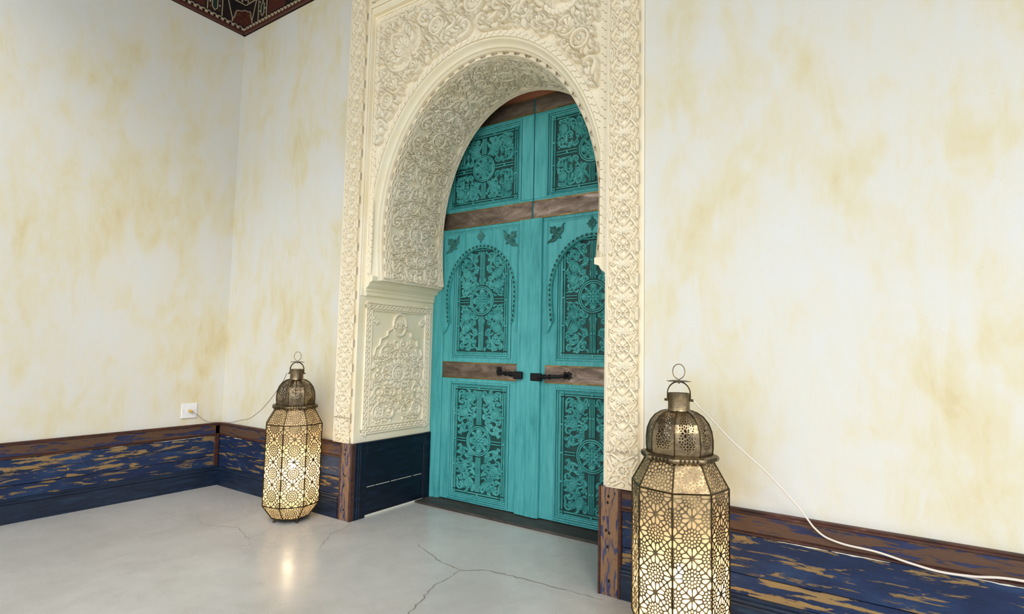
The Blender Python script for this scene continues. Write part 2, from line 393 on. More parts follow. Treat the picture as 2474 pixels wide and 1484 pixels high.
def ribbon(name, pts, wid, seed, parent):
    rng = np.random.RandomState(seed); P = np.array(pts, float); Q = []
    for a, c in zip(P[:-1], P[1:]):
        k = max(2, int(np.hypot(*(c-a))/.02))
        for t in np.linspace(0, 1, k, endpoint=False): Q.append(a+(c-a)*t+rng.normal(0, .0045, 2))
    Q.append(P[-1]); Q = np.array(Q); T = np.gradient(Q, axis=0); T /= np.linalg.norm(T, axis=1)[:, None]+1e-9; N = np.c_[-T[:, 1], T[:, 0]]
    ww = wid*(.35+rng.rand(len(Q)))[:, None]*np.sin(np.linspace(.15, 3.0, len(Q)))[:, None]**.4
    A = Q+N*ww; C_ = Q-N*ww
    V = [(x, y, .0006) for x, y in A]+[(x, y, .0006) for x, y in C_]; n = len(Q)
    return mesh(name, V, [(i, i+1, n+i+1, n+i) for i in range(n-1)], CRACK, parent)
ribbon('crack', [(2.289, -.055), (2.556, -.176), (2.744, -.212), (2.832, -.132), (3.02, -.104), (3.234, -.098), (3.487, -.079)], .0042, 1, floor)
ribbon('crack', [(2.744, -.212), (2.752, -.428), (2.812, -.58), (2.855, -.717), (2.9, -1.0)], .0035, 2, floor)
ribbon('crack', [(1.674, -.026), (1.724, -.127), (1.742, -.243), (1.917, -.465)], .0022, 3, floor)
ribbon('crack', [(.75, -.55), (.95, -.62), (1.2, -.52), (1.5, -.62)], .0018, 4, floor)

# ---------------------------------------------------------------- portal curve: raised elliptical arch with slightly returning feet
def curve(n=400, zb=1.60):
    t = np.linspace(0, 1, 200); zl = zb+(1.95-zb)*t
    xl = -(.88-.022*((1.95-zl)/.35)**2)
    a = np.linspace(math.pi, 0, 300)
    X = np.r_[xl[:-1], .88*np.cos(a), -xl[::-1][1:]]; Z = np.r_[zl[:-1], 1.95+1.09*np.sin(a), zl[::-1][1:]]
    s = np.r_[0, np.cumsum(np.hypot(np.diff(X), np.diff(Z)))]
    q = np.linspace(0, s[-1], n); X = np.interp(q, s, X); Z = np.interp(q, s, Z)
    tx, tz = np.gradient(X), np.gradient(Z); L = np.hypot(tx, tz); tx /= L; tz /= L
    return X, Z, -tz, tx, q                                       # outward normal = (-tz, tx)
CX, CZ_, NX, NZ, CS = curve(); CL = CS[-1]
def arch_at(s, off):
    x = np.interp(s, CS, CX); z = np.interp(s, CS, CZ_); nx = np.interp(s, CS, NX); nz = np.interp(s, CS, NZ)
    return XC+x+nx*off, z+nz*off
def hf_mesh(name, hf, fn, mat, parent, mask=None, eps=.02, H=None):
    H = hf.H if H is None else H
    if mask is not None: H = np.where(mask, H, 0)
    H = np.clip(H, 0, 1.2); nv, nu = H.shape; r = hf.r
    U = hf.u0+np.arange(nu)*r; V = hf.v0+np.arange(nv)*r
    X, Y, Z = fn(*np.meshgrid(U, V), H)
    I = np.arange(nv*nu).reshape(nv, nu)
    mx = np.maximum(np.maximum(H[:-1, :-1], H[1:, :-1]), np.maximum(H[:-1, 1:], H[1:, 1:])); k = mx > eps
    Q = np.stack([I[:-1, :-1][k], I[:-1, 1:][k], I[1:, 1:][k], I[1:, :-1][k]], 1)
    used, inv = np.unique(Q.ravel(), return_inverse=True)
    P = np.stack([X.ravel(), Y.ravel(), Z.ravel()], 1)[used]
    return fast_mesh(name, P, inv.reshape(-1, 4), mat, parent)

portal = tag(empty('carved_archway', (XC, 0, 0)), 'tall cream carved stucco archway framing the turquoise double door', 'archway')
portal.matrix_world = Matrix.Translation((0, 0, 0)); portal.location = (0, 0, 0)

# spandrel ground: plate between the arch edge and the frame rectangle
def plate():
    n = len(CX); L0, L1 = [], []
    top = 3.50
    for i in range(n):
        x, z = CX[i], CZ_[i]; dx, dz = x, max(z-1.60, 0.0)
        k = min((JH/abs(dx)) if abs(dx) > 1e-6 else 9e9, ((top-1.60)/dz) if dz > 1e-6 else 9e9)
        L0.append((XC+x, YS, z)); L1.append((XC+dx*k, YS, 1.60+dz*k if z > 1.60 else z))
    return L0, L1
L0, L1 = plate()
n = len(L0)
# exact corners
ci = [min(range(n), key=lambda i: (L1[i][0]-(XC+sx*JH))**2+(L1[i][2]-3.50)**2) for sx in (-1, 1)]
for i, sx in zip(ci, (-1, 1)): L1[i] = (XC+sx*JH, YS, 3.50)
mesh('spandrel_ground', L0+L1, [(i, i+1, n+i+1, n+i) for i in range(n-1)], STUC, portal)
# cream moulding around the arch: fillet, cavetto, fillet, then the soffit
RING = [(.004, YS), (.004, YS-.006), (-.004, YS-.008), (-.008, YS-.004), (-.014, YS+.012), (-.024, YS+.028), (-.034, YS+.036), (-.037, YS+.037), (-.037, YS+.043), (-.044, YS+.052), (-.050, YS+.060)]
def sweep(name, prof, mat, off_scale=1.):
    V, F = [], []; m = len(prof)
    for i in range(len(CX)):
        for o, y in prof: V.append((XC+CX[i]+NX[i]*o, y, CZ_[i]+NZ[i]*o))
    for i in range(len(CX)-1):
        for j in range(m-1): F.append((i*m+j, (i+1)*m+j, (i+1)*m+j+1, i*m+j+1))
    return mesh(name, V, F, mat, portal, True)
sweep('arch_moulding', RING, CREAM)
OFS = -.050
def yback(s):                                                     # the vault is a little shallower at its crown
    return .735-.075*np.sin(np.pi*np.clip(s/CL, 0, 1))**3
YF = YS+.060
V, F = [], []; SS = np.linspace(0, CL, 260); m = 6
for s_ in SS:
    x, z = arch_at(s_, OFS)
    for t in np.linspace(0, 1, m): V.append((x, YF+(float(yback(s_))-YF)*t, z))
for i in range(len(SS)-1):
    for j in range(m-1): F.append((i*m+j, (i+1)*m+j, (i+1)*m+j+1, i*m+j+1))
mesh('soffit_ground', V, F, STUC, portal, True)
V, F = [], []                                                     # back edge of the vault
for s_ in SS:
    for o in (OFS, OFS+.12):
        x, z = arch_at(s_, o); V.append((x, float(yback(s_)), z))
for i in range(len(SS)-1): F.append((2*i, 2*i+2, 2*i+3, 2*i+1))
mesh('vault_back_edge', V, F, STUC, portal)

# spandrel relief (half, then mirrored)
def spandrel():
    hf = HF(0, .86, 1.9, 3.46, .003, 5)
    inside = lambda u, v: (u >= 0) & (u < .842) & (v < 3.432) & ((u/.935)**2+((v-1.95)/1.145)**2 > 1)
    pre = [(.60, 3.18, .155), (.30, 3.23, .062), (.735, 2.83, .058), (0., 3.30, .075)]
    arabesque(hf, inside, (.062, .05, .04, .03, .022), .0105, .07, .0068, pre, 1400, med=4, medmin=.045, seedleaf=.62)
    c = np.array([.61, 3.19]); d = np.array([.707, .707]); nn = np.array([-.707, .707]); g = .007   # corner motif
    hf.dome(c, .15, .1, .004)
    for sg in (1, -1):
        P = bez(c-d*.14+nn*sg*.02, c-d*.17+nn*sg*.10, c-d*.06+nn*sg*.20, c+d*.02+nn*sg*.155, 20)
        hf.stroke(P, np.linspace(.018, .010, 20), 1., g, .25, .3, 9)
        hf.spiral(c+d*.03+nn*sg*.135, .028, 0, 1.3, sg, .007, 1., g)
        hf.leaf(c-d*.05+nn*sg*.05, c+d*.01+nn*sg*.125, .02, .3*sg, .95, .3, .0, gap=g)
        for k in range(3): hf.leaf(c-d*(.02-.04*k)+nn*sg*.085, c+d*(.02+.04*k)+nn*sg*.14, .013, -.5*sg, .85, .3, 0., gap=g)
    T = np.linspace(0, 6.2832, 40)
    hf.stroke(np.c_[c[0]+d[0]*(.035+.095*np.cos(T))+nn[0]*.062*np.sin(T)*(1-.45*np.cos(T)), c[1]+d[1]*(.035+.095*np.cos(T))+nn[1]*.062*np.sin(T)*(1-.45*np.cos(T))], .009, 1., g)
    hf.shell(c-d*.02, .785, .072, 9, 2.2, 1., .003); hf.rosette(c+d*.098, .017, 4, .785, 1., .002)
    for k in range(-2, 3):                                          # woven lattice under it
        hf.stroke([c-d*(.125)+nn*(.016*k-.03), c-d*(.065)+nn*(.016*k+.03)], .0042, .95, .002)
        hf.stroke([c-d*(.125)+nn*(.016*k+.03), c-d*(.065)+nn*(.016*k-.03)], .0042, 1., .002)
    for (x, y, R), nn_ in zip(pre[1:], (8, 8, 8)):
        hf.dome((x, y), R, .1, .004); hf.ring((x, y), R-.007, .0075, 1., .005); hf.rosette((x, y), R*.7, nn_, .2, 1., .004)
    U, V_ = np.meshgrid(hf.U, hf.V)
    ok = (U < .846) & (V_ < 3.436) & ((U/.931)**2+((V_-1.95)/1.141)**2 > 1)
    # thin frame line round the field
    e = np.sqrt((U/.94)**2+((V_-1.95)/1.15)**2)-1
    return hf, ok
SPH, ok = spandrel()
SPD = .042
for sx in (1, -1):
    o = hf_mesh('spandrel_relief', SPH, lambda u, v, h, sx=sx: (XC+sx*u, YS-h*SPD, v), STUC, portal, ok)
    tag(o, kind='stuff')

# soffit relief: one quarter, mirrored into a tile, five tiles along the vault
def soffit():
    NT = 5; P = CL/NT; hw = .30; hf = HF(0, P/2, 0, hw, .003, 11)
    inside = lambda u, v: (u >= 0) & (u <= P/2) & (v >= 0) & (v < .245)
    pre = [(0, 0, .085), (P/2, 0, .05)]
    arabesque(hf, inside, (.05, .04, .03, .022), .0085, .055, .0055, pre, 800, med=4, medmin=.04, seedleaf=.62)
    for k in range(7):
        a = k*math.pi/6; hf.leaf((.03*math.cos(a), .03*math.sin(a)), (.115*math.cos(a), .115*math.sin(a)), .017, 0, .95, .3, 0)
    hf.ring((0, 0), .062, .006, 1., .003); hf.rosette((0, 0), .048, 8, 0, 1., .003)
    hf.rosette((P/2, 0), .05, 6, 0, 1., .003); hf.leaf((P/2, .0), (P/2-.1, .0), .02, .0, 1., .3)
    hf.stroke([(P/2, .03), (P/2-.05, .09), (P/2-.12, .10), (P/2-.15, .15), (P/2-.10, .19)], [.012, .011, .010, .008, .005], 1., .004, .3)
    u = np.linspace(-.02, P/2+.02, 120)
    k = 6.2832*u/(P/4)
    hf.stroke(np.c_[u, .275+.0125*np.cos(k)], .0048, .9, .002); hf.stroke(np.c_[u, .275-.0125*np.cos(k)], .0048, .9, .002)
    hf.stroke([(-.01, .252), (P/2+.01, .252)], .0032, .9, .002); hf.stroke([(-.01, .297), (P/2+.01, .297)], .0032, .9, .002)
    for q in np.arange(0, P/2+.01, P/8): hf.dome((q, .275), .0055, .9, .001)
    H = hf.H; H = np.c_[H[:, ::-1][:, :-1], H]; H = np.r_[H[::-1][:-1], H]          # P x 2hw
    H = np.tile(H[:, :-1], (1, NT)); H = np.c_[H, H[:, :1]]
    H[:, :int(.02/hf.r)] = 0; H[:, -int(.02/hf.r):] = 0
    return H, hf.r, hw
SOH, sr, shw = soffit()
class G: pass
g_ = G(); g_.r = sr; g_.u0 = 0; g_.v0 = -shw; g_.H = SOH
def fsof(u, v, h):
    s_ = np.clip(u/(sr*(SOH.shape[1]-1)), 0, 1)*CL; t = .5+v/(2*shw)*.97
    x, z = arch_at(s_, OFS-h*.026); yb = yback(s_); return x, YF+.004+(yb-YF-.004)*t, z
tag(hf_mesh('soffit_relief', g_, fsof, STUC, portal), kind='stuff')

# impost: moulded block that carries each foot of the arch, swept back along the jamb
for sx in (-1, 1):
    h = [(JH+.05, 1.632), (.826, 1.632), (.826, 1.600), (.834, 1.596), (.852, 1.590), (.858, 1.578), (.866, 1.566), (.880, 1.556), (.888, 1.548), (.884, 1.536), (.892, 1.528), (.892, 1.505), (JH, 1.498), (JH+.05, 1.498)]
    B().prism([(XC+sx*x, z) for x, z in h], 'y', YS-.012, .735).done('impost_moulding', CREAM, portal)
# jamb reveal above the dado and frame step behind the strips
for sx in (-1, 1):
    x0, x1 = sorted((XC+sx*JH, XC+sx*(JH+.10)))
    b = B(); b.box(x0, x1, 0.0, .76, HR-.01, 1.50); b.done('jamb_reveal', CREAM, portal)
    b = B(); b.prism([(XC+sx*(JH+.05), .0005), (XC+sx*JH, .0005), (XC+sx*(JH-.004), .006), (XC+sx*(JH-.006), YS-.012), (XC+sx*(JH-.014), YS-.010), (XC+sx*(JH-.018), YS+.001), (XC+sx*(JH+.05), YS+.001)], 'z', 1.50, 3.50)
    b.done('frame_moulding', CREAM, portal)
b = B(); b.prism([(.0005, 3.54), (.0005, 3.50), (.006, 3.496), (YS-.012, 3.494), (YS-.010, 3.486), (YS+.001, 3.482), (YS+.001, 3.54)], 'x', XC-JH, XC+JH)
b.done('frame_moulding', CREAM, portal)
# flat strips: plate + carved tiles
for sx in (-1, 1):
    x0, x1 = sorted((XC+sx*JH, XC+sx*SO)); B().box(x0, x1, -.010, .0, HR-.01, 3.75, .002).done('strip_ground', STUC, portal)
B().box(XC-JH, XC+JH, -.010, .0, 3.54, 3.75, .002).done('strip_ground', STUC, portal)
TW, TP = .166, .1655
def strip_tile():
    hf = HF(0, TW, 0, TP, .00207, 7); w2 = TW/2
    for dv in (-TP, 0, TP):
        g = .0034
        for sg in (-1, 1):                                          # undergrowth
            for q in range(4): hf.leaf((w2+sg*(.012+.016*q), dv+.004), (w2+sg*(.028+.014*q), dv+.03+.004*q), .006, .4*sg, .7, .3, 0, gap=g)
            for q in range(4): hf.leaf((w2+sg*(.012+.016*q), dv+TP-.004), (w2+sg*(.028+.014*q), dv+TP-.03-.004*q), .006, -.4*sg, .7, .3, 0, gap=g)
            hf.leaf((w2+sg*.035, dv+TP*.5+.02), (w2+sg*.07, dv+TP*.5+.055), .008, .3*sg, .75, .3, 0, gap=g)
            hf.leaf((w2+sg*.035, dv+TP*.5-.02), (w2+sg*.07, dv+TP*.5-.055), .008, -.3*sg, .75, .3, 0, gap=g)
            T = np.linspace(0, 6.2832, 24)                          # drop loops on the edges
            hf.stroke(np.c_[w2+sg*(.071-.0055*np.cos(T)), dv+.03*np.sin(T)+.0], .0035, .95, g)
            hf.stroke([(w2+sg*.071, dv-.014), (w2+sg*.071, dv+.014)], .0018, .6, .001)
        hf.shell((w2, dv+TP*.5-.018), math.pi/2, .043, 7, 1.7, .9, g); hf.shell((w2, dv+TP*.5-.012), -math.pi/2, .028, 5, 1.5, .95, g)
        hf.dome((w2, dv+TP*.5-.016), .006, 1.05, .001)
        for sg in (-1, 1):
            v = np.linspace(-.02, TP+.02, 50)
            hf.stroke(np.c_[w2+sg*.066*np.sign(np.sin(np.pi*v/TP))*np.abs(np.sin(np.pi*v/TP))**.9, dv+v], .0052, 1., g, .0)
            v = np.linspace(-TP*.36, TP*.36, 24)
            hf.stroke(np.c_[w2+sg*.040*np.cos(np.pi*v/TP/.72), dv+v], .0038, 1., g)
        q = .015; hf.stroke([(w2-q, dv), (w2, dv+q), (w2+q, dv), (w2, dv-q), (w2-q, dv)], .0033, 1., .0015)
        hf.rosette((w2, dv), .0085, 4, 0, .8, .001)
        for sg in (-1, 1):
            c = (w2+sg*.055, dv+TP*.5); q = .009
            hf.stroke([(c[0]-q, c[1]), (c[0], c[1]+q), (c[0]+q, c[1]), (c[0], c[1]-q), (c[0]-q, c[1])], .003, .9, g)
    for x in (.001, TW-.001): hf.stroke([(x, -.01), (x, TP+.01)], .0026, .95, .001)
    return hf
def star_tile():
    hf = HF(0, TW, 0, TP, .00207, 8); c = np.array([TW/2, TP/2]); g = .002
    T = np.arange(17)*math.pi/8
    for k in range(4):
        a = k*math.pi/2+math.pi/4; d = np.array([math.cos(a), math.sin(a)]); nn = np.array([-d[1], d[0]])
        hf.stroke(np.array([c+d*.035+nn*.0, c+d*.07+nn*.025, c+d*.105, c+d*.07-nn*.025, c+d*.035]), .0048, .95, g)
        hf.leaf(c+d*.045, c+d*.09, .009, 0, .8, .3, 0, gap=.001)
        a = k*math.pi/2; d = np.array([math.cos(a), math.sin(a)]); nn = np.array([-d[1], d[0]])
        hf.stroke(np.array([c+d*.078-nn*.06, c+d*.045, c+d*.078+nn*.06]), .005, 1., g)
        hf.leaf(c+d*.055, c+d*.08, .008, 0, .8, .3, 0, gap=.001)
    R = np.where(np.arange(17) % 2 == 0, .032, .020)
    hf.stroke(np.c_[c[0]+R*np.cos(T), c[1]+R*np.sin(T)], .0045, 1., g); hf.rosette(c, .014, 6, 0, .9, .001)
    for x in (.001, TW-.001): hf.stroke([(x, -.01), (x, TP+.01)], .0026, .95, .001); hf.stroke([(-.01, x), (TW+.01, x)], .0026, .95, .001)
    return hf
SCD = .018; XS = JH+.019
thf = strip_tile(); proto = None
nt_ = int((3.50-.672)/TP)
for sx in (-1, 1):
    for k in range(nt_+1):
        zz = .672+k*TP
        if proto is None:
            proto = hf_mesh('carved_tile', thf, lambda u, v, h: (u, -h*SCD, v), STUC, portal, eps=.03)
            o = proto
        else: o = dup(proto, portal)
        o.location = (XC+XS, -.010, zz) if sx > 0 else (XC-XS-TW, -.010, zz)
    if sx == -1:
        st = hf_mesh('star_tile', star_tile(), lambda u, v, h: (u, -h*SCD, v), STUC, portal, eps=.03); o = st
    else: o = dup(st, portal)
    o.location = (XC+XS, -.010, .503) if sx > 0 else (XC-XS-TW, -.010, .503)
for k in range(int(2*JH/TP)):                                        # row across the top
    o = dup(proto, portal); o.location = (XC-JH+.02+TP+k*TP, -.010, 3.565); o.rotation_euler = (0, -math.pi/2, 0)
    o.location.x = XC-JH+.02+k*TP+TP

# interlocking zigzag pieces, one object each, on the arch and inside the frame
zp, zw, q = .048, .038, .0021
def zpoly():
    def bd(s0): return [(s0, .003), (s0, zw*.36), (s0+zp*.42, zw*.62), (s0+zp*.42, zw-.003)]
    return bd(q)+bd(zp-q)[::-1]
zb_ = B(); zb_.prism([(a, c) for a, c in zpoly()], 'y', -.008, .003); zz_ = zb_.done('zigzag_piece', STUC, portal)
first = True
def place_z(x, z, ang, y=YS):
    global first
    o = zz_ if first else dup(zz_, portal); first = False
    o.matrix_basis = Matrix.Translation((x, y, z)) @ Matrix.Rotation(-ang, 4, 'Y')
NZG = int(CL/zp)
for k in range(NZG):
    s0 = (k+.05)*CL/NZG; x, z = arch_at(s0, .006); x2, z2 = arch_at(s0+zp, .006)
    place_z(x, z, math.atan2(z2-z, x2-x))
for k in range(int((3.46-1.64)/zp)): place_z(XC-JH+.018+zw, 1.64+k*zp, math.pi/2)
for k in range(int((3.46-1.64)/zp)): place_z(XC+JH-.018, 1.64+k*zp, math.pi/2)
for k in range(int(1.68/zp)): place_z(XC-JH+.05+k*zp, 3.442, 0)

# carved jamb panels
def jamb():
    W_, Hh = .668, .925; hf = HF(0, W_, 0, Hh, .0028, 21); c = W_/2
    g = .003
    ins = lambda u, v: (u >= c) & (u < W_-.075) & (v > .07) & (v < .70-((u-c)/.25)**2*.16)
    half = HF(c, W_, 0, Hh, .0028, 22)
    pre = [(c, .42, .10), (c, .77, .075)]
    arabesque(half, ins, (.055, .045, .034, .024), .0085, .055, .005, pre, 800, med=4, medmin=.04, seedleaf=.62)
    half.shell((W_-.115, Hh-.115), math.pi*.75+math.pi, .045, 5, 1.5, .9, g)
    for k in range(9):
        a = -math.pi/2+k*math.pi/8; half.leaf((c+.045*math.cos(a), .42+.045*math.sin(a)), (c+.115*math.cos(a), .42+.115*math.sin(a)), .018, .0, .95, .3, 0, gap=g)
    half.ring((c, .42), .058, .006, 1., g); half.rosette((c, .42), .046, 8, 0, 1., g)
    half.ring((c, .77), .062, .007, 1., g, ry=.08); half.shell((c, .72), math.pi/2, .085, 7, 1.0, .95, g); half.spiral((c+.02, .75), .02, 0, 1.2, 1, .004, 1., g)
    P = [(c+.06, .75), (c+.085, .735), (c+.115, .72), (c+.12, .69), (c+.15, .675), (c+.18, .665), (c+.19, .62), (c+.225, .60), (c+.24, .55)]
    half.stroke(P, .005, .95, g)
    t = np.linspace(-.02, 1., 160)
    for sg in (1, -1):
        half.stroke(np.c_[W_-.037+.011*sg*np.sin(t*Hh*6.2832/.075), t*Hh], .0052, .9, .002)
        half.stroke(np.c_[c+t*c, .037+.011*sg*np.sin(t*c*6.2832/.075)], .0052, .9, .002)
        half.stroke(np.c_[c+t*c, Hh-.037+.011*sg*np.sin(t*c*6.2832/.075)], .0052, .9, .002)
    for e in (.014, .062):
        half.stroke([(W_-e, e), (W_-e, Hh-e)], .0035, .9, .002); half.stroke([(c-.01, e), (W_-e, e)], .0035, .9, .002); half.stroke([(c-.01, Hh-e), (W_-e, Hh-e)], .0035, .9, .002)
    H = np.c_[half.H[:, ::-1][:, :-1], half.H]; G_ = G(); G_.r = .0028; G_.u0 = 0; G_.v0 = 0; G_.H = H
    return G_
JP = jamb()
for sx in (-1, 1):
    tag(hf_mesh('jamb_relief', JP, lambda u, v, h, sx=sx: (XC+sx*(JH-h*.015), .045+u, HR+.04+v), STUC, portal, eps=.03), kind='stuff')
# ---------------------------------------------------------------- dado of old painted boards along the walls
rngd = np.random.RandomState(4)
def P3(axis, a0, a1, d0, d1, z0, z1):                                # d = distance from the wall into the room
    return (a0, a1, -d1, -d0, z0, z1) if axis == 'x' else (d0, d1, a0, a1, z0, z1)
def dado(name, axis, a0, a1, rows, splits, label, mats, rail=PEELR, rail_top=HR):
    t = tag(empty(name), label, 'wainscot', 'structure')
    for k, (z0, z1) in enumerate(rows):
        cuts = [a0]+splits[k]+[a1]
        for i in range(len(cuts)-1):
            e = .0013; d = .016+rngd.uniform(0, .004)
            B().box(*P3(axis, cuts[i]+e, cuts[i+1]-e, .0, d, z0+.0016, z1-.0016), .0025).done('plank', mats[(k+i) % len(mats)], t)
    B().box(*P3(axis, a0, a1, 0, .024, .415, .492), .002).done('chair_rail', rail, t)
    def mould(z0, z1, d):
        m = (z0+z1)/2; pr = [(0, z0), (d*.75, z0), (d, z0+(z1-z0)*.22), (d, m), (d*.86, m+(z1-z0)*.14), (d*.92, z1-(z1-z0)*.2), (d*.7, z1), (0, z1)]
        if axis == 'x': return B().prism([(-p, z) for p, z in pr], 'x', a0, a1)
        return B().prism(pr, 'y', a0, a1)
    mould(.484, rail_top, .030).done('rail_moulding', REDW, t)
    mould(.400, .418, .027).done('rail_moulding', REDW, t)
    return t
dado('trim_1', 'y', -4.0, -.028, [(.15, .232), (.232, .318), (.318, .402)], [[-1.02, -2.6], [-1.05, -2.1], [-1.9]],
     'worn blue painted board dado along the left wall', [PEELB, PEELB2])
dado('trim_2', 'x', .0, 1.525, [(.15, .272), (.272, .402)], [[], []], 'worn blue painted board dado behind the left lantern', [PEELB])
dado('trim_3', 'x', XC+JH+.10, 7.5, [(.15, .235), (.235, .402)], [[5.2], [5.9]], 'worn blue and tan board dado right of the archway', [PEELB2, PEELB])
# chalky line of old filler along the top plank
_r = np.random.RandomState(2)
tr3 = bpy.data.objects['trim_3']
def filler(axis, a, c, z, d, parent, th=.004):
    n_ = max(4, int((c-a)/.02)); S_ = np.linspace(a, c, n_)+_r.normal(0, .003, n_); h = th*(.25+_r.rand(n_))*np.sin(np.linspace(.2, 2.95, n_)); w_ = _r.normal(0, .0008, n_)
    pts = [(s_, z+k+b_) for s_, k, b_ in zip(S_, h*.5, w_)]+[(s_, z-k+b_) for s_, k, b_ in list(zip(S_, h*.7, w_))[::-1]]
    if axis == 'x': b = B().prism(pts, 'y', -d, -d+.004)
    else: b = B().prism(pts, 'x', d-.004, d)
    b.done('filler_line', WHITE, parent)
for x0, x1 in ((4.22, 4.40), (4.41, 4.60), (4.75, 5.1), (3.85, 3.93)): filler('x', x0, x1, .398, .0222, tr3)
for tn, ax, segs in (('trim_1', 'y', ((-.52, -.10), (-.80, -.72))), ('trim_2', 'x', ((.12, .17), (.22, .34)))):
    for a, c in segs: filler(ax, a, c, .398, .0222, bpy.data.objects[tn])
B().box(.0, .024, -.062, -.026, .153, .484, .003).done('corner_post', REDW, bpy.data.objects['trim_1'])
# skirting boards with a beaded top
def skirt(name, axis, a0, a1, label):
    t = tag(empty(name), label, 'baseboard', 'structure')
    pr = [(0, 0), (.030, 0), (.030, .112), (.027, .118), (.0, .118)]
    pm = [(0, .118), (.028, .118), (.034, .124), (.035, .130), (.031, .136), (.026, .139), (.027, .146), (.022, .152), (0, .153)]
    for nm, p_ in (('skirting_board', pr), ('bead_moulding', pm)):
        if axis == 'x': B().prism([(-a, z) for a, z in p_], 'x', a0, a1).done(nm, NAVY, t)
        else: B().prism(p_, 'y', a0, a1).done(nm, NAVY, t)
skirt('baseboard_left', 'y', -4., -.02, 'navy skirting board along the left wall')
skirt('baseboard_back', 'x', .02, 1.525, 'navy skirting board between corner and archway')
skirt('baseboard_right', 'x', XC+JH+.10, 7.5, 'navy skirting board right of the archway')
# corner filler strip in the room corner
# posts at the foot of the archway and the navy panelling inside it
def post(name, sx, label):
    t = tag(empty(name), label, 'wainscot', 'structure')
    xa, xb = XC+sx*(JH-.022), XC+sx*(JH+.105); x0, x1 = sorted((xa, xb))
    w_ = x1-x0
    B().box(x0+.018, x1-.018, -.030, .0, .0, HR, .003).done('board', PEELP, t)
    for a, c in ((x0+.004, x0+.020), (x1-.020, x1-.004)):
        B().prism([(a, 0), (a, -.026), (a+.004, -.033), (c-.004, -.033), (c, -.026), (c, 0)], 'z', 0, HR).done('edge_bead', REDW, t)
    for k, (fx, z) in enumerate(((.45, .46), (.40, .43), (.5, .29), (.33, .30), (.42, .225), (.5, .07))):
        c = (x0+.018+(w_-.036)*fx, z)
        b = B(); b.loops([[(c[0]+r*math.cos(i*.7854), y, c[1]+1.25*r*math.sin(i*.7854)) for i in range(8)] for r, y in ((.0065, -.0302), (.0055, -.0308), (.0001, -.0309))]); b.done('nail_hole', DARK, t)
    # navy reveal panelling, frame and boards
    xs = XC+sx*JH; f = lambda d0, d1: sorted((xs-sx*d0, xs-sx*d1))
    def bx(d0, d1, y0, y1, z0, z1, nm, mt, bv=.002):
        a, c = f(d0, d1); B().box(a, c, y0, y1, z0, z1, bv).done(nm, mt, t)
    bx(0, .020, .0, .100, .0, HR, 'stile', NAVYD); bx(0, .020, .675, .738, .0, HR, 'stile', NAVYD)
    bx(0, .020, .100, .675, .425, HR-.012, 'top_rail', NAVYD)
    bx(0, .026, .02, .735, HR-.012, HR, 'cap_moulding', NAVYD)
    bx(0, .024, .022, .030, .0, HR-.012, 'edge_bead', NAVY); bx(0, .024, .040, .046, .0, HR-.012, 'edge_bead', NAVY)
    bx(0, .009, .100, .675, .012, .196, 'panel_board', NAVYD); bx(0, .009, .100, .675, .199, .425, 'panel_board', NAVYD)
    for y0, y1 in ((.12, .19), (.20, .33), (.345, .40), (.41, .55), (.57, .655)): bx(0, .0085+.0006*(y0 > .3), y0, y1, .1958, .1992, 'filler_line', WHITE, 0)
    bx(0, .014, .100, .108, .012, .425, 'panel_moulding', NAVY); bx(0, .014, .667, .675, .012, .425, 'panel_moulding', NAVY)
    bx(0, .014, .108, .667, .417, .425, 'panel_moulding', NAVY)
    bx(0, .011, .10, .675, .0, .012, 'mortar_line', WHITE, .001)
    return t
post('trim_4', -1, 'navy panelled archway reveal with worn post beside the left lantern')
post('trim_5', 1, 'navy edged archway reveal with worn post beside the right lantern')
thr = tag(B().box(XC-JH+.022, XC+JH-.022, .575, .80, 0, .016, .004).done('trim_6', THR), 'worn dark timber threshold under the turquoise doors', 'threshold', 'structure')

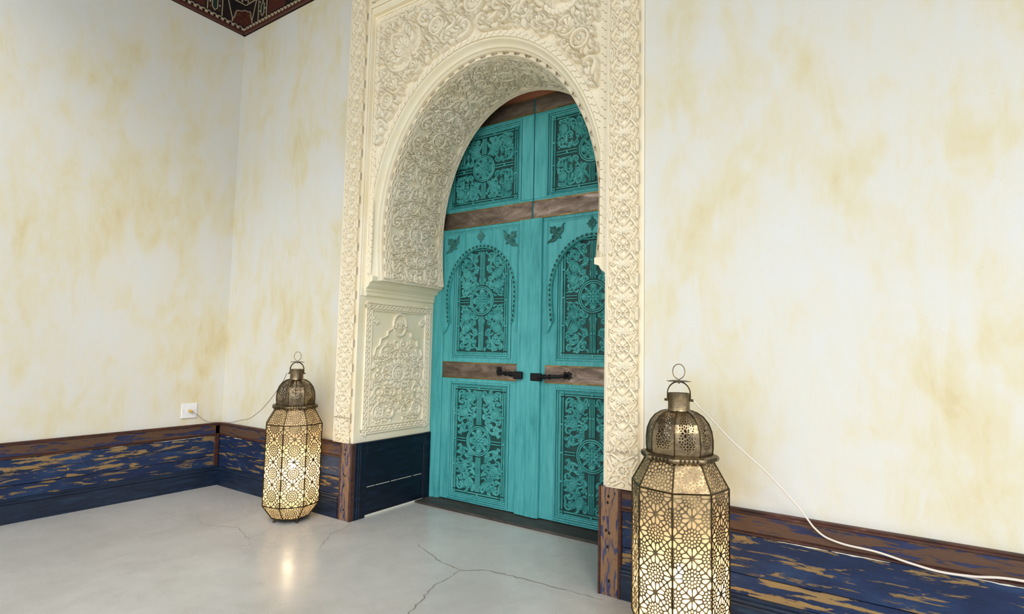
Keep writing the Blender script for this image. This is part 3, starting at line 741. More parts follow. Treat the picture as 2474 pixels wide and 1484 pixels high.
# ---------------------------------------------------------------- painted wooden frieze at the top of the walls
def frieze(name, axis, length, label):
    t = tag(empty(name), label, 'frieze', 'structure')
    sgn = 1 if axis == 'x' else -1                                    # runs +x from the corner, or -y
    def bx(nm, mt, a, c, d0, d1, z0, z1, bv=0.):
        if axis == 'y': a, c = -c, -a
        B().box(*P3(axis, a, c, d0, d1, z0, z1), bv).done(nm, mt, t)
    bx('frieze_board', FRR, 0, length, 0, .012, ZF, 4.4)
    bx('red_moulding', FRB, 0, length, 0, .030, ZF, ZF+.032, .006)
    p = .045
    for k in range(int(1.35/p)): bx('dentil', FRC, .018+k*p, .018+k*p+p*.5, .010, .019, ZF+.036, ZF+.060, .001)
    for k in range(int(1.35/p)): bx('dentil', FRC, .018+(k+.5)*p, .018+(k+1)*p, .010, .017, ZF+.060, ZF+.068, .001)
    def line(pts, w_=.006, mt=FRC, nm='painted_line', y=.0155):
        b = B()
        for (a, z), (c, z2) in zip(pts[:-1], pts[1:]):
            L = math.hypot(c-a, z2-z) or 1; nx, nz = -(z2-z)/L*w_/2, (c-a)/L*w_/2; ex, ez = (c-a)/L*w_*.3, (z2-z)/L*w_*.3
            q_ = [(a-ex+nx, z-ez+nz), (c+ex+nx, z2+ez+nz), (c+ex-nx, z2+ez-nz), (a-ex-nx, z-ez-nz)]
            if axis == 'x': b.prism([(s_, zz) for s_, zz in q_], 'y', -y, -.011)
            else: b.prism([(-s_, zz) for s_, zz in q_], 'x', .011, y)
        b.done(nm, mt, t)
    def poly(pts, mt, nm, y=.0145):
        b = B()
        if axis == 'x': b.prism(pts, 'y', -y, -.011)
        else: b.prism([(-s_, z) for s_, z in pts], 'x', .011, y)
        b.done(nm, mt, t)
    z0 = ZF+.075
    # lobed red cartouche that wraps the corner
    lob = [(.005, z0+.004)]+[(.005+.115*math.sin(a)*(1+.05*math.cos(8*a)), z0+.004+.145*math.cos(a)*(1+.05*math.cos(8*a))) for a in np.linspace(1.57, 0.04, 14)]
    poly(lob, FRX, 'painted_panel'); line(lob[1:], .009)
    for k in range(5):
        a = .3+k*.28; poly([(.05+.045*math.cos(a*4)+.012*math.cos(i*1.05), z0+.055+.035*math.sin(a*5)+.009*math.sin(i*1.05)) for i in range(6)], FRY, 'painted_leaf', .0158)
    # blue grey field, stem and border beyond it
    line([(.125, z0+.03), (.145, z0+.09), (.165, z0+.16), (.20, z0+.24)], .006)
    line([(.215, z0), (.215, z0+.26)], .006)
    line([(.02, z0+.20), (.215, z0+.20)], .008); line([(.02, z0+.245), (.30, z0+.245)], .008)
    poly([(.02, z0+.25), (.30, z0+.25), (.30, z0+.40), (.02, z0+.40)], FRG, 'painted_panel')
    for k in range(5): poly([(.04+k*.035, z0+.215), (.052+k*.035, z0+.213), (.055+k*.035, z0+.23), (.043+k*.035, z0+.232)], FRY if k % 2 else FRC, 'painted_lozenge', .015)
    # long hexagons between upright lines
    for c0 in (.255, .66, 1.05):
        hx = [(c0, z0+.045), (c0+.022, z0+.02), (c0+.044, z0+.045), (c0+.044, z0+.12), (c0+.022, z0+.145), (c0, z0+.12), (c0, z0+.045)]
        poly([(a+.0, z) for a, z in hx[:-1]], FRG, 'painted_panel', .0135); line(hx, .006)
        line([(c0, z0+.20), (c0+.022, z0+.145), (c0+.044, z0+.20)], .006)
        for d_ in (-.018, .062):
            for k in range(5): poly([(c0+d_-.005, z0+.03+k*.04), (c0+d_+.005, z0+.026+k*.04), (c0+d_+.005, z0+.042+k*.04), (c0+d_-.005, z0+.046+k*.04)], FRC if (k % 2) else FRY, 'painted_lozenge', .015)
        line([(c0+.082, z0), (c0+.082, z0+.26)], .006)
    for a, c in ((.36, .60), (.76, 1.0)):
        poly([(a, z0+.01), (c, z0+.01), (c, z0+.25), (a, z0+.25)], FRX, 'painted_panel', .0135)
        m_ = (a+c)/2; line([(m_+.055*math.cos(i), z0+.16+.075*math.sin(i)) for i in np.linspace(0, 6.283, 15)], .005, FRY)
        poly([(m_+.045*math.cos(i), z0+.16+.062*math.sin(i)) for i in np.linspace(0, 6.283, 13)[:-1]], FRG, 'painted_medallion', .015)
    return t
frieze('trim_7', 'y', 4., 'dark painted wooden frieze above the left wall')
frieze('trim_8', 'x', 7.5, 'dark painted wooden frieze above the archway wall')

# ---------------------------------------------------------------- turquoise doors
def bars(b, x0, x1, z0, z1, y0, y1, along, step=.17, w_=.0065, sp=.0085):
    """pair of fillets along one side, interrupted by little knots"""
    if along == 'x':
        n_ = max(1, round((x1-x0)/step)); L = (x1-x0)/n_
        for k in range(n_):
            a, c = x0+k*L+.009, x0+(k+1)*L-.009; zc = (z0+z1)/2
            b.box(a, c, y0, y1, zc-sp-w_/2, zc-sp+w_/2, .001); b.box(a, c, y0, y1, zc+sp-w_/2, zc+sp+w_/2, .001)
            if k: 
                q_ = x0+k*L; b.prism([(q_-.010, zc-sp-w_/2), (q_-.004, zc), (q_-.010, zc+sp+w_/2), (q_+.010, zc+sp+w_/2), (q_+.004, zc), (q_+.010, zc-sp-w_/2)], 'y', y0, y1)
    else:
        n_ = max(1, round((z1-z0)/step)); L = (z1-z0)/n_
        for k in range(n_):
            a, c = z0+k*L+.009, z0+(k+1)*L-.009; xc = (x0+x1)/2
            b.box(xc-sp-w_/2, xc-sp+w_/2, y0, y1, a, c, .001); b.box(xc+sp-w_/2, xc+sp+w_/2, y0, y1, a, c, .001)
            if k:
                q_ = z0+k*L; b.prism([(xc-sp-w_/2, q_-.010), (xc, q_-.004), (xc+sp+w_/2, q_-.010), (xc+sp+w_/2, q_+.010), (xc, q_+.004), (xc-sp-w_/2, q_+.010)], 'y', y0, y1)
BRD = .028
def panel_relief(hw, hh, seed, cross=.020, med=.105):
    """one carved quarter, mirrored four ways; origin at the panel centre"""
    hf = HF(0, hw-BRD, 0, hh-BRD, .0022, seed)
    ins = lambda u, v: (u > cross+.004) & (u < hw-BRD-.003) & (v > cross+.004) & (v < hh-BRD-.003) & (u*u+v*v > (med+.016)**2)
    pre = [(hw*.60, hh*.50, .034)] if hh > .3 else [(hw*.72, hh*.62, .034)]
    arabesque(hf, ins, (.037, .031, .025, .019, .014), .0058, .034, .0040, pre, 1800, med=99, medmin=.03, seedleaf=.85, lw=.18)
    for x, y, R in pre:
        hf.dome((x, y), R, .1, .003); hf.ring((x, y), R-.004, .0042, 1., .003); hf.rosette((x, y), R*.72, 7, .3, 1., .002)
    # flower in the medallion
    hf2 = HF(0, med, 0, med, .0022, seed+1)
    for a in (0, math.pi/4, math.pi/2):
        d = np.array([math.cos(a), math.sin(a)])
        hf2.leaf(d*.012, d*.052, .0085, 0, 1., .35, 0, gap=.003)
        if a != math.pi/4: hf2.shell(d*.052, a, .036, 5, 1.4, .95, .003)
        else: hf2.leaf(d*.055, d*.09, .010, 0, .95, .3, 0, gap=.003)
    for a, s_ in ((.42, 1), (math.pi/2-.42, -1)):
        comma(hf2, (.056*math.cos(a), .056*math.sin(a)), .0155, a+s_*2.2, s_, .0042, 1.2, 1., .003)
    hf2.dome((0, 0), .012, 1.1, .003)
    k = min(hf2.H.shape[0], hf.H.shape[0], hf.H.shape[1]); UU, VV = np.meshgrid(hf2.U[:k], hf2.V[:k]); msk = np.hypot(UU, VV) < med-.012
    A = hf.H[:k, :k]; A[msk] = np.maximum(A[msk], hf2.H[:k, :k][msk])
    H = hf.H; H = np.c_[H[:, ::-1][:, :-1], H]; H = np.r_[H[::-1][:-1], H]
    G_ = G(); G_.r = .0022; G_.u0 = -(hf.nu-1)*.0022; G_.v0 = -(hf.nv-1)*.0022; G_.H = H
    return G_
PD = .0135
def border_mesh(hw, hh, cross, med):
    b = B(); y0, y1 = -PD, .001; e = BRD/2
    for sg in (-1, 1):
        bars(b, -hw+BRD, hw-BRD, sg*(hh-e)-.01, sg*(hh-e)+.01, y0, y1, 'x')
        bars(b, sg*(hw-e)-.01, sg*(hw-e)+.01, -hh+BRD, hh-BRD, y0, y1, 'z')
        for s2 in (-1, 1):                                            # corner squares
            cx, cz = sg*(hw-e), s2*(hh-e)
            for d in (-.0085, .0085):
                b.box(cx-.014, cx+.014, y0, y1, cz+d-.0032, cz+d+.0032, .001); b.box(cx+d-.0032, cx+d+.0032, y0-.0006, y1, cz-.014, cz+.014, .001)
            z0, z1 = sorted((s2*(med+.008), s2*(hh-BRD)))
            bars(b, sg*.0115-.01, sg*.0115+.01, z0, z1, y0, y1, 'z', .13, .0055, .0055)
        x0, x1 = sorted((sg*(med+.008), sg*(hw-BRD)))
        if x1-x0 > .03: bars(b, x0, x1, -.01, .01, y0, y1, 'x', .09, .0055, .0095)
    for R0, R1 in ((med-.012, med-.004), (med+.001, med+.009)):      # medallion rings
        T = np.linspace(0, 6.28319, 49)[:-1]
        b.loops([[(R*math.cos(a), y, R*math.sin(a)) for a in T] for R, y in ((R0, y1), (R0, y0+.001), (R0+.001, y0), (R1-.001, y0), (R1, y0+.001), (R1, y1))])
    return b
PM = {}
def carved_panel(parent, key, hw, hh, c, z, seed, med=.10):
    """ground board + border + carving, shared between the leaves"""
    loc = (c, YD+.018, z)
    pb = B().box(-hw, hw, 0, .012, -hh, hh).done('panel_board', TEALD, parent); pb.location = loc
    if key not in PM:
        bo = border_mesh(hw, hh, .02, med).done('panel_border', TEALR, pb)
        ca = hf_mesh('carved_scrollwork', panel_relief(hw, hh, seed, .024, med), lambda u, v, h: (u, -h*PD, v), TEALR, pb, eps=.05)
        tag(ca, kind='stuff'); PM[key] = (bo, ca)
    else:
        for o in PM[key]: dup(o, pb, Matrix.Identity(4))
    return pb
def horseshoe(c, a, bz, zc, zf, foot):
    z0 = np.linspace(zf, zc, 10)[:-1]; xl = a-foot*((zc-z0)/(zc-zf))**2
    t = np.linspace(0, math.pi, 44)
    X = np.r_[xl, a*np.cos(t), -xl[::-1]]; Z = np.r_[z0, zc+bz*np.sin(t), z0[::-1]]
    return X+c, Z
ORN = {}
def tri_leaf():
    hf = HF(-.1, .1, -.06, .115, .002, 3); g = .0022
    for sg in (-1, 1):
        hf.stroke(bez((0, .0), (sg*.03, -.035), (sg*.06, .02), (sg*.092, .012), 14), np.r_[np.linspace(.007, .015, 7), np.linspace(.014, .003, 7)], .9, g, .35, .2, 5)
        hf.spiral((sg*.03, .014), .014, 0, 1.1, sg, .004, 1., g); hf.leaf((sg*.008, .03), (sg*.03, .05), .008, .3*sg, .9, .3, 0, gap=g)
    hf.leaf((0, .0), (0, .082), .017, 0, 1., .4, .2, 4, g); hf.leaf((0, -.04), (0, .02), .011, 0, 1., .3, 0, gap=g)
    for sg in (-1, 1): hf.dome((sg*.016, .056), .008, .9, g)
    return hf
def star_leaf():
    hf = HF(-.045, .045, -.055, .055, .002, 3)
    for k in range(8):
        a = k*math.pi/4; L = .05 if k % 2 == 0 and k % 4 == 2 else (.038 if k % 2 == 0 else .034)
        hf.leaf((0, 0), (L*math.cos(a), L*math.sin(a)), .010, 0, .9, .3, 0, gap=.001)
    hf.dome((0, 0), .007, 1., .001)
    return hf
def ornament(parent, kind, x, z, ang, y):
    if kind not in ORN:
        o = hf_mesh('leaf_ornament', tri_leaf() if kind == 'tri' else star_leaf(), lambda u, v, h: (u, -h*.011, v), TEALM, parent, eps=.04); ORN[kind] = o
    else: o = dup(ORN[kind], parent)
    o.matrix_basis = Matrix.Translation((x, y, z)) @ Matrix.Rotation(ang, 4, 'Y')
LINK = None
def brass_band(parent, x0, x1, z0, z1, y):
    b_ = B().box(x0, x1, y-.004, y+.002, z0, z1, .0015).done('brass_band', BRASS, parent)
    bb = B(); k = int((x1-x0)/.0155)
    for zz in (z0+.006, z1-.006):
        for i in range(k):
            cx = x0+.008+i*(x1-x0-.016)/max(1, k-1)
            bb.loops([[(cx+r*math.cos(a*1.0472), y-.004-h, zz+r*math.sin(a*1.0472)) for a in range(6)] for r, h in ((.0032, 0), (.0024, .0016), (.0006, .0022))])
    tag(bb.done('nail_row', BRASSE, b_), kind='stuff')
    bb = B()
    for zz in (z0+.0055, z1-.0055): bb.box(x0+.001, x1-.001, y-.0047, y-.003, zz-.0055, zz+.0055)
    bb.done('band_edge', BRASSE, b_)
def leaf_door(name, sx, label):
    t = tag(empty(name), label, 'door', 'structure')
    c = XC+(-.445 if sx < 0 else .472)
    def X(a): return XC+sx*a
    def bx(nm, mt, a, c_, y0, y1, z0, z1, bv=.0015):
        p, q_ = sorted((X(a), X(c_))); return B().box(p, q_, y0, y1, z0, z1, bv).done(nm, mt, t)
    o_in, o_out = (.170, .720) if sx < 0 else (.197, .747)
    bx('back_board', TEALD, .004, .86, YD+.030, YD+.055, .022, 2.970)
    bx('stile', TEAL, o_out, .800, YD, YD+.030, .022, 2.054); bx('stile', TEAL, .004, o_in, YD, YD+.030, .022, 2.054)
    bx('stile', TEAL, .805, .86, YD, YD+.030, 2.226, 2.837); bx('stile', TEAL, .004, .105, YD, YD+.030, 2.226, 2.837)
    for z0, z1 in ((.022, .034), (.900, 1.084)): bx('rail', TEAL, o_in, o_out, YD, YD+.030, z0, z1)
    bx('rail', TEAL, .004, .86, YD, YD+.030, 2.055, 2.225); bx('rail', TEAL, .004, .86, YD, YD+.030, 2.838, 2.970)
    pr = [(0, YD-.004), (.008, YD-.008), (.013, YD-.006), (.0135, YD+.012), (.0175, YD+.012), (.018, YD+.001), (.024, YD+.004), (.0245, YD+.016), (.028, YD+.016), (.0285, YD+.009), (.034, YD+.012), (.040, YD+.018), (.044, YD+.0185)]
    hw = .236
    for z0, z1 in ((.034, .900), (1.084, 2.050)):
        B().frame(c-.275, c+.275, z0, z1, pr).done('panel_moulding', TEAL, t)
    cu = X(.455); B().frame(cu-.35, cu+.35, 2.222, 2.838, pr).done('panel_moulding', TEAL, t)
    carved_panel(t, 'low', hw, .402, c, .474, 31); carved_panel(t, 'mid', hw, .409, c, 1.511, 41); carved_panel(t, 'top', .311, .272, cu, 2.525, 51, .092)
    # arched overlay board with beaded edge and leaf ornaments
    hx, hz = horseshoe(c, .300, .352, 1.555, 1.345, .018); yo = YD-.018
    a, b2 = (c-.346, c+.346) if sx > 0 else (c-.351, c+.340)
    ft = [(.290, 1.345), (.300, 1.335), (.302, 1.322), (.312, 1.312), (.314, 1.300), (.322, 1.290), (.326, 1.278), (.336, 1.275)]
    out = [(b2, 1.275)]+[(c+x, z) for x, z in ft[::-1]]+list(zip(hx[1:-1], hz[1:-1]))+[(c-x, z) for x, z in ft]+[(a, 1.275), (a, 2.048), (b2, 2.048)]
    ob = B().prism(out, 'y', yo, YD+.006).done('arched_board', TEAL, t)
    em = B()
    for q0, q1 in ((0, .006), (.010, .016)):
        em.box(a+q0, a+q1, yo-.004, yo, 1.28, 2.048-q0, .001); em.box(b2-q1, b2-q0, yo-.004, yo, 1.28, 2.048-q0, .001); em.box(a+q1, b2-q1, yo-.004, yo, 2.048-q1, 2.048-q0, .001)
    em.done('edge_moulding', TEAL, ob)
    global LINK
    s_ = np.r_[0, np.cumsum(np.hypot(np.diff(hx), np.diff(hz)))]; N_ = 43
    for k in range(N_):
        q_ = (k+.5)/N_*s_[-1]; x = np.interp(q_, s_, hx); z = np.interp(q_, s_, hz); x2 = np.interp(q_+.004, s_, hx); z2 = np.interp(q_+.004, s_, hz)
        an = math.atan2(z2-z, x2-x); nx, nz = math.sin(an), -math.cos(an)
        if LINK is None:
            lb = B(); T = np.arange(10)*.62832
            lb.loops([[(r*1.28*math.cos(i), y, r*.95*math.sin(i)) for i in T] for r, y in ((.0155, .0), (.0155, -.004), (.0135, -.0075), (.0105, -.0075), (.0085, -.004), (.0085, .0))])
            lb.bm.faces.new([lb.bm.verts.new(((.0088)*1.28*math.cos(i), -.0006, .0088*.95*math.sin(i))) for i in T])  # flat dark disc paints the shade of the hole in the link
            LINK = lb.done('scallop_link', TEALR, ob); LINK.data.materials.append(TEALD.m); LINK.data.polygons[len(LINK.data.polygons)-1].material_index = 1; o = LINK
        else: o = dup(LINK, ob)
        o.matrix_basis = Matrix.Translation((x+nx*.014, yo, z+nz*.014)) @ Matrix.Rotation(-an, 4, 'Y')
    for q in (-1, 1): ornament(ob, 'tri', c+q*.262, 1.945, q*.785, yo)
    ornament(ob, 'star', c, 1.995, 0, yo)
    # brass
    i0 = .104 if sx < 0 else .118
    x0, x1 = sorted((X(i0), X(.80))); brass_band(t, x0, x1, .928, 1.050, YD)
    x0, x1 = sorted((X(.006), X(.90))); brass_band(t, x0, x1, 2.078, 2.208, YD-.004)
    x0, x1 = sorted((X(.006), X(.86))); brass_band(t, x0, x1, 2.85, 2.970, YD-.002)
    if sx < 0:                                                        # meeting cover strip on the left leaf
        B().prism([(XC-.104, YD), (XC-.104, YD-.016), (XC-.100, YD-.020), (XC-.020, YD-.022), (XC-.014, YD-.026), (XC+.070, YD-.027), (XC+.076, YD-.022), (XC+.084, YD-.020), (XC+.088, YD-.014), (XC+.088, YD-.002)], 'z', .022, 2.076).done('cover_strip', TEAL, t)
    # wrought iron pull
    h_ = empty('pull_handle', (0, 0, 0), t)
    ya = YD-.004
    if sx < 0:
        xp, xe, yk = XC-.262, XC-.052, YD-.024
        plate_ = [(-.012, -.030), (.020, -.030), (.020, -.012), (.026, .0), (.020, .012), (.020, .032), (-.018, .032), (-.018, .010), (-.022, .0), (-.018, -.016)]
        zc = .992
    else:
        xp, xe, yk = XC+.298, XC+.030, YD-.004
        plate_ = [(-.030, -.026), (.0, -.020), (.012, -.030), (.012, -.014), (.022, -.022), (.030, -.012), (.024, .0), (.030, .012), (.022, .022), (.012, .014), (.012, .030), (.0, .020), (-.030, .026)]
        zc = .985
    B().prism([(xp+a_, zc+z_) for a_, z_ in plate_], 'y', ya-.006, ya).done('fixing_plate', IRON, h_)
    dirx = 1 if sx < 0 else -1; L_ = abs(xe-xp)
    pts = [(xp+dirx*L_*u, ya-d, zc-.012*u-.006*(u > .1)) for u, d in ((0, .006), (.06, .028), (.18, .042), (.40, .046), (.62, .046), (.80, .040))]
    B().tube(pts, [.010, .011, .012, .0125, .014, .013], 8).done('grip', IRON, h_)
    for u in (.42, .58, .66):
        B().lathe([(.0165, -.003), (.0185, 0), (.0165, .003)], 10).done('collar', IRON, h_).matrix_basis = Matrix.Translation((xp+dirx*L_*u, ya-.046, zc-.012*u-.006)) @ Matrix.Rotation(math.pi/2, 4, 'Y')
    xa, xb = sorted((xp+dirx*L_*.72, xe+dirx*.012)); B().box(xa, xb, yk-.030, yk-.004, zc-.046, zc+.008, .007, 2).done('latch_block', IRON, h_)
    return t
leaf_door('door_1', -1, 'left leaf of the carved turquoise door with wide cover strip')
leaf_door('door_2', 1, 'right leaf of the carved turquoise door, partly hidden by the archway')
# door frame against the jambs
fr = tag(empty('trim_9'), 'turquoise moulded door frame set between the archway jambs', 'door frame', 'structure')
for sx in (-1, 1):
    pf = [(.905, YD-.015), (.888, YD-.018), (.880, YD-.026), (.868, YD-.026), (.862, YD-.016), (.842, YD-.012), (.836, YD-.020), (.824, YD-.020), (.818, YD-.008), (.802, YD-.004), (.802, YD+.03), (.905, YD+.03)]
    B().prism([(XC+sx*x, y) for x, y in pf], 'z', .0, 2.078).done('frame_post', TEAL, fr)
# ---------------------------------------------------------------- pierced brass lanterns
LINE = Mat('frosted pale lining', .6)
_t = LINE.t; _o = [n_ for n_ in _t.nodes if n_.type == 'OUTPUT_MATERIAL'][0]
_tr = LINE.n('BsdfTranslucent', Color=S('#f6e6c4')); _df = LINE.n('BsdfDiffuse', Color=S('#cdbf9f')); _tp = LINE.n('BsdfTransparent', Color=(1, .97, .92, 1))
_m1 = LINE.n('MixShader', Fac=.5, i1=_tr.outputs[0], i2=_df.outputs[0]); _m2 = LINE.n('MixShader', Fac=.22, i1=_m1.outputs[0], i2=_tp.outputs[0])
_t.links.new(_m2.outputs[0], _o.inputs[0])
BULB = Mat('lit bulb', .4); BULB.set(BULB.b.inputs['Emission Color'], (1, .80, .52, 1)); BULB.b.inputs['Emission Strength'].default_value = 110.; BULB.color(S('#fff0d0'))

def clip_poly(P, nx, nz, d):                                         # keep n.p <= d
    out = []
    for i in range(len(P)):
        a, c = P[i], P[(i+1) % len(P)]; fa = nx*a[0]+nz*a[1]-d; fc = nx*c[0]+nz*c[1]-d
        if fa <= 0: out.append(a)
        if fa*fc < 0:
            t = fa/(fa-fc); out.append((a[0]+(c[0]-a[0])*t, a[1]+(c[1]-a[1])*t))
    return out
def seeds_rosette(x0, x1, z0, z1, p, k=1.):
    C = []; S_ = []
    nz = int((z1-z0)/p)+3
    for j in range(-1, nz):
        C += [(0., z0+p*(j+.5)), (-p/2, z0+p*j), (p/2, z0+p*j)]
    for c in C:
        S_.append(c)
        for R, m, ph in ((.016*k, 8, 0), (.0285*k, 8, .39), (.030*k, 8, 0), (.0425*k, 16, .2)):
            for i in range(m): S_.append((c[0]+R*math.cos(ph+i*6.2832/m), c[1]+R*math.sin(ph+i*6.2832/m)))
    K = []
    for s_ in S_:
        if x0-.01 < s_[0] < x1+.01 and z0-.01 < s_[1] < z1+.01 and all((s_[0]-q[0])**2+(s_[1]-q[1])**2 > (.0098*k)**2 for q in K): K.append(s_)
    return K
def lattice(name, poly, seeds, fn, mat, parent, bw=.0016, solid=None, depth=.0012):
    V, F = [], []
    A = np.array(seeds)
    for i, s_ in enumerate(seeds):
        P = list(poly); d2 = ((A-A[i])**2).sum(1)
        for j in np.argsort(d2)[1:22]:
            q = seeds[j]; nx, nz = q[0]-s_[0], q[1]-s_[1]
            P = clip_poly(P, nx, nz, (q[0]**2+q[1]**2-s_[0]**2-s_[1]**2)/2)
            if len(P) < 3: break
        if len(P) < 3: continue
        cx = sum(p[0] for p in P)/len(P); cz = sum(p[1] for p in P)/len(P)
        Q = []
        for a, c in zip(P, P[1:]+P[:1]):
            Q.append((a, 0)); Q.append((((a[0]+c[0])/2, (a[1]+c[1])/2), 1))
        inr = min(math.hypot(p[0]-cx, p[1]-cz) for p, m in Q if m)
        b0 = len(V); n_ = len(Q)
        V += [fn(p[0], p[1], 0.) for p, m in Q]
        if inr < bw*1.7 or (solid and solid(cx, cz)):
            F.append(tuple(range(b0, b0+n_))); continue
        k = 1-bw/inr
        for dd in (0., depth):
            V += [fn(cx+(p[0]-cx)*k*(1. if m else .84), cz+(p[1]-cz)*k*(1. if m else .84), dd) for p, m in Q]
        for j in range(n_):
            j2 = (j+1) % n_
            F.append((b0+j, b0+j2, b0+n_+j2, b0+n_+j)); F.append((b0+n_+j, b0+n_+j2, b0+2*n_+j2, b0+2*n_+j))
    return mesh(name, V, F, mat, parent)

def make_lantern():
    root = empty('floor_lantern')
    AP = .172; c8 = math.cos(math.pi/8); t8 = math.tan(math.pi/8)
    SEC = [('lower_panel', .112, .030, AP, .118, .06), ('body_panel', AP, .118, AP, .632, .142), ('shoulder_panel', AP, .632, .120, .732, .10)]
    for nm, a0, z0, a1, z1, p in SEC:                                  # a = apothem at bottom / top
        L = math.hypot(a1-a0, z1-z0); poly = [(-a0*t8, 0), (a0*t8, 0), (a1*t8, L), (-a1*t8, L)]
        sd = seeds_rosette(-AP*t8, AP*t8, 0, L, .1425 if nm == 'body_panel' else .10, .93)
        nr, nz_ = (z1-z0)/L, -(a1-a0)/L
        fn = lambda u, v, d, a0=a0, z0=z0, a1=a1, z1=z1, L=L, nr=nr, nz_=nz_: (a0+(a1-a0)*v/L-nr*d, u, z0+(z1-z0)*v/L-nz_*d)
        o = lattice(nm, poly, sd, fn, LBRASS, root)
        for k in range(1, 8): dup(o, root, Matrix.Rotation(k*math.pi/4, 4, 'Z'))
    # lining just inside the panels
    b = B(); e = .0035
    b.loops([[((a-e)/c8*math.cos((k+.5)*math.pi/4), (a-e)/c8*math.sin((k+.5)*math.pi/4), z) for k in range(8)] for a, z in ((.112, .032), (AP, .118), (AP, .632), (.121, .731))])
    b.done('lining', LINE, root)
    b = B(); b.loops([[(.111/c8*math.cos((k+.5)*math.pi/4)*f, .111/c8*math.sin((k+.5)*math.pi/4)*f, z) for k in range(8)] for f, z in ((1, .031), (1, .026), (.02, .026))]); b.done('base_plate', LDARK, root)
    rib = B().tube([(a/c8, 0, z) for a, z in ((.112, .030), (AP, .118), (AP, .632), (.120, .732))], .0032, 6).done('frame_rib', LDARK, root)
    rib.matrix_basis = Matrix.Rotation(math.pi/8, 4, 'Z')
    for k in range(1, 8): dup(rib, root, Matrix.Rotation((k+.5)*math.pi/4, 4, 'Z'))
    for a, z in ((.112, .030), (AP, .118), (AP, .632)):
        B().tube([(a/c8*math.cos((k+.5)*math.pi/4), a/c8*math.sin((k+.5)*math.pi/4), z) for k in range(8)], .0034, 6, closed=True).done('frame_ring', LDARK, root)
    # rolled rim
    rim = B(); prof = [(.128+.013*math.cos(i*.5236), .744+.013*math.sin(i*.5236)) for i in range(12)]
    rim.loops([[(r/c8*math.cos((k+.5)*math.pi/4), r/c8*math.sin((k+.5)*math.pi/4), z) for k in range(8)] for r, z in prof+prof[:1]]); rim = rim.done('rim', LBRASS, root)
    sb = B()
    for i in range(5): sb.box(.1405, .1418, -.036+i*.016, -.028+i*.016, .737, .750)
    s0 = sb.done('rim_slots', LDARK, rim); tag(s0, kind='stuff')
    for k in range(1, 8): dup(s0, rim, Matrix.Rotation(k*math.pi/4, 4, 'Z'))
    # onion dome of eight pierced gores
    def dome_p(t):
        pts = [(.116, .754), (.119, .78), (.119, .81), (.115, .845), (.104, .875), (.086, .900), (.064, .915), (.044, .921)]
        q = t*(len(pts)-1); i = min(int(q), len(pts)-2); f = q-i
        return pts[i][0]+(pts[i+1][0]-pts[i][0])*f, pts[i][1]+(pts[i+1][1]-pts[i][1])*f
    LD = .21
    def gf(u, v, d):
        r, z = dome_p(min(1, max(0, v/LD))); return (r-d, u/.049*r*t8, z)
    sd = [(x, z) for x, z in seeds_rosette(-.049, .049, 0, LD, .09, .8)]
    g = lattice('dome_gore', [(-.049, 0), (.049, 0), (.049, LD), (-.049, LD)], sd, gf, LBRASS, root, .0016, lambda x, z: abs(x) > .031-.012*max(0, (z-.12)/.09) or z < .028 or z > .172)
    for k in range(1, 8): dup(g, root, Matrix.Rotation(k*math.pi/4, 4, 'Z'))
    rb = B().tube([(dome_p(t)[0]/c8+.0005, 0, dome_p(t)[1]) for t in np.linspace(0, 1, 15)], .0026, 6).done('dome_rib', LDARK, root)
    rb.matrix_basis = Matrix.Rotation(math.pi/8, 4, 'Z')
    for k in range(1, 8): dup(rb, root, Matrix.Rotation((k+.5)*math.pi/4, 4, 'Z'))
    # neck, bail, cap plate, hanging ring
    B().lathe([(.047, .917), (.045, .922), (.0425, .930), (.0425, .985), (.0435, .987), (.0435, .990), (.040, .990), (.040, .93), (.03, .925)], 28).done('neck', LBRASS, root, True)
    A_ = np.linspace(0, math.pi, 17)
    pts = [(-.0475, 0, .957)]+[(-.0465*math.cos(a), 0, .988+.050*math.sin(a)) for a in A_]+[(.0475, 0, .957)]
    b = B(); b.loops([[(x*f, y, .988+(z-.988)*f if z > .988 else z) for f, y in ((1., -.0075), (1., .0075), (.90, .0075), (.90, -.0075))] for x, _, z in pts], True, True)
    bail = b.done('bail_handle', LDARK, root); bail.rotation_euler = (0, 0, math.radians(75))
    for s_ in (-1, 1):
        B().tube([(s_*.043, 0, .962), (s_*.056, 0, .962)], .005, 8).done('pivot_stud', LDARK, bail)
    b = B(); n_ = 40
    b.loops([[((R_*(1+.06*math.cos(i*6.2832*10/n_)*(R_ > .03)))*math.cos(i*6.2832/n_), (R_*(1+.06*math.cos(i*6.2832*10/n_)*(R_ > .03)))*math.sin(i*6.2832/n_), z) for i in range(n_)] for R_, z in ((.003, 1.0415), (.03, 1.0405), (.045, 1.0375), (.045, 1.036), (.03, 1.038), (.003, 1.039))])
    b.done('cap_plate', LDARK, root, True)
    B().tube([(.0, .0, 1.042)]+[(.024*math.sin(a)*(1 if True else 0), 0, 1.076-.030*math.cos(a)) for a in np.linspace(.25, 6.03, 26)]+[(0, 0, 1.042)], .0018, 6).done('hanging_ring', BRASSE, root).rotation_euler = (0, 0, math.radians(65))
    B().tube([(.0, -.006, 1.034), (.004, 0, 1.028), (0, .006, 1.034)], .002, 6).done('ring_knot', BRASSE, root)
    for k in range(4):
        a = k*math.pi/2+math.pi/8
        B().lathe([(.006, .027), (.005, .018), (.008, .012), (.0095, .004), (.006, .0), (.002, .0)], 10, (.104*math.cos(a), .104*math.sin(a))).done('foot', LDARK, root, True)
    hook = B().tube([(.174+.006*math.cos(t), .066, .47+.010*math.sin(t)) for t in np.linspace(0, 6.283, 14)[:-1]], .0015, 6, closed=True).done('door_hook', BRASSE, root)
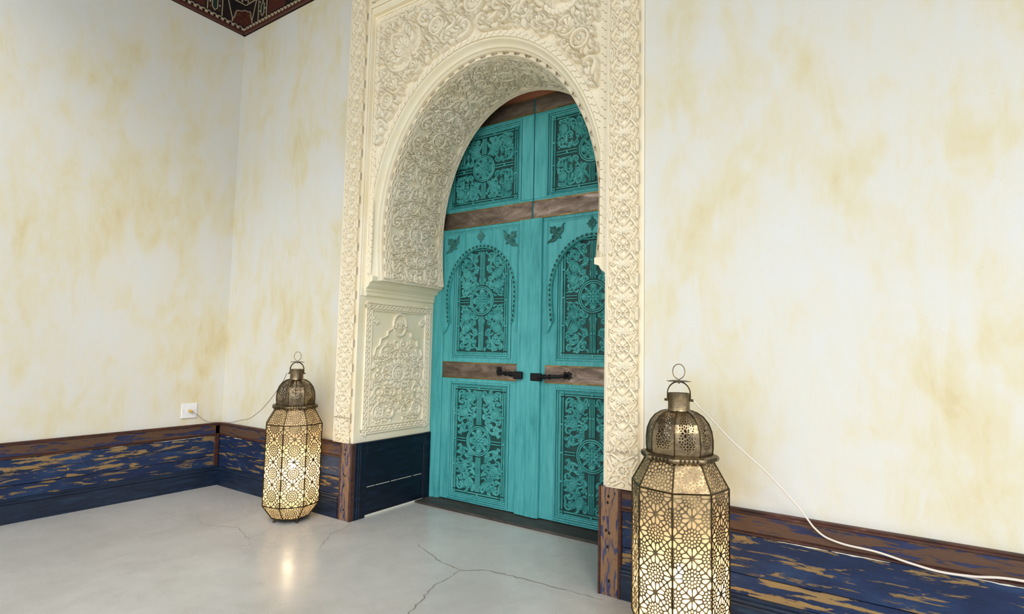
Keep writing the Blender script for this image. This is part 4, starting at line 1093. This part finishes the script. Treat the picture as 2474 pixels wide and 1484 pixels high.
    # bulb and its light
    bl = B().lathe([(.004, .395), (.010, .392), (.010, .375), (.016, .357), (.018, .343), (.014, .329), (.006, .322), (.001, .321)], 16).done('bulb', BULB, root, True)
    B().lathe([(.014, .395), (.014, .43), (.004, .432), (.004, .92)], 12).done('bulb_holder', LDARK, root, True)
    return root
LG = 'pierced brass floor lanterns'
lan = make_lantern(); lan.location = (1.293, -.222, 0); lan.rotation_euler = (0, 0, math.radians(-32.7))
tag(lan, 'lit pierced brass lantern standing in front of the dado left of the archway', 'lantern', group=LG)
lan2 = dup(lan); lan2.location = (3.905, -.300, 0); lan2.rotation_euler = (0, 0, math.radians(-80+22.5))
tag(lan2, 'nearer lit pierced brass lantern right of the archway, its foot out of view', 'lantern', group=LG)
for ch in lan2.children:
    if ch.name.startswith('bulb'): ch.location.z = -.07
BP = 3.6
for o in (lan, lan2):
    l = bpy.data.lights.new('bulb_light', 'POINT'); l.energy = BP; l.color = (1, .80, .55); l.shadow_soft_size = .02
    lo = bpy.data.objects.new('bulb_light', l); COL.objects.link(lo); lo.parent = o; lo.location = (0, 0, .285 if o is lan else .215)

# ---------------------------------------------------------------- cords and socket
def smooth(pts, k=8):
    P = [Vector(p) for p in pts]; P = [2*P[0]-P[1]]+P+[2*P[-1]-P[-2]]; out = []
    for i in range(1, len(P)-2):
        for j in range(k):
            t = j/k; a, b_, c, d = P[i-1:i+3]
            out.append(.5*((2*b_)+(c-a)*t+(2*a-5*b_+4*c-d)*t*t+(3*b_-a-3*c+d)*t**3))
    return out+[P[-2]]
cl = tag(empty('power_cord'), 'thin brown cord from the far lantern to the wall socket', 'cord')
B().tube(smooth([(1.222, -.250, .960), (1.16, -.235, .90), (1.01, -.20, .797), (.80, -.15, .68), (.565, -.10, .587), (.42, -.06, .562), (.30, -.036, .540), (.16, -.024, .512), (.075, -.026, .509), (.035, -.060, .509), (.030, -.12, .514), (.028, -.175, .545), (.034, -.22, .582), (.032, -.262, .612)]), .0022, 6).done('cable', CORDB, cl, True)
B().tube([(.012, -.270, .614), (.030, -.268, .614), (.040, -.262, .612)], [.011, .011, .006], 8).done('plug', YEL, cl)
cr = tag(empty('power_cord'), 'pale flat cord from the near lantern draping over the right dado', 'cord')
P_ = smooth([(3.945, -.285, .976), (3.975, -.26, .935), (4.009, -.20, .882), (4.06, -.165, .818), (4.120, -.13, .753), (4.189, -.09, .683), (4.257, -.062, .604), (4.305, -.046, .545), (4.332, -.040, .508), (4.352, -.038, .482), (4.384, -.036, .456), (4.42, -.036, .444), (4.466, -.037, .437), (4.558, -.037, .432), (4.658, -.037, .414), (4.741, -.037, .404), (4.831, -.037, .409), (4.963, -.037, .425), (5.3, -.037, .41)])
B().tube(P_, list(np.linspace(.0026, .0046, len(P_))), 8).done('cable', CORDW, cr, True)
so = tag(empty('wall_socket', (0, -.272, .616)), 'white square power socket on the left wall', 'socket')
B().box(0, .011, -.060, .060, -.058, .058, .004, 2).done('cover_plate', PLASTIC, so)
b = B(); b.loops([[(x, r*math.cos(k*.5236), r*math.sin(k*.5236)) for k in range(12)] for r, x in ((.030, .0108), (.029, .0135), (.026, .0135), (.025, .0115), (.001, .0112))]); b.done('socket_ring', PLASTIC, so, True)
for s_ in (-1, 1): B().box(.0108, .0118, s_*.042-.0022, s_*.042+.0022, -.0022, .0022).done('screw', IRON, so)
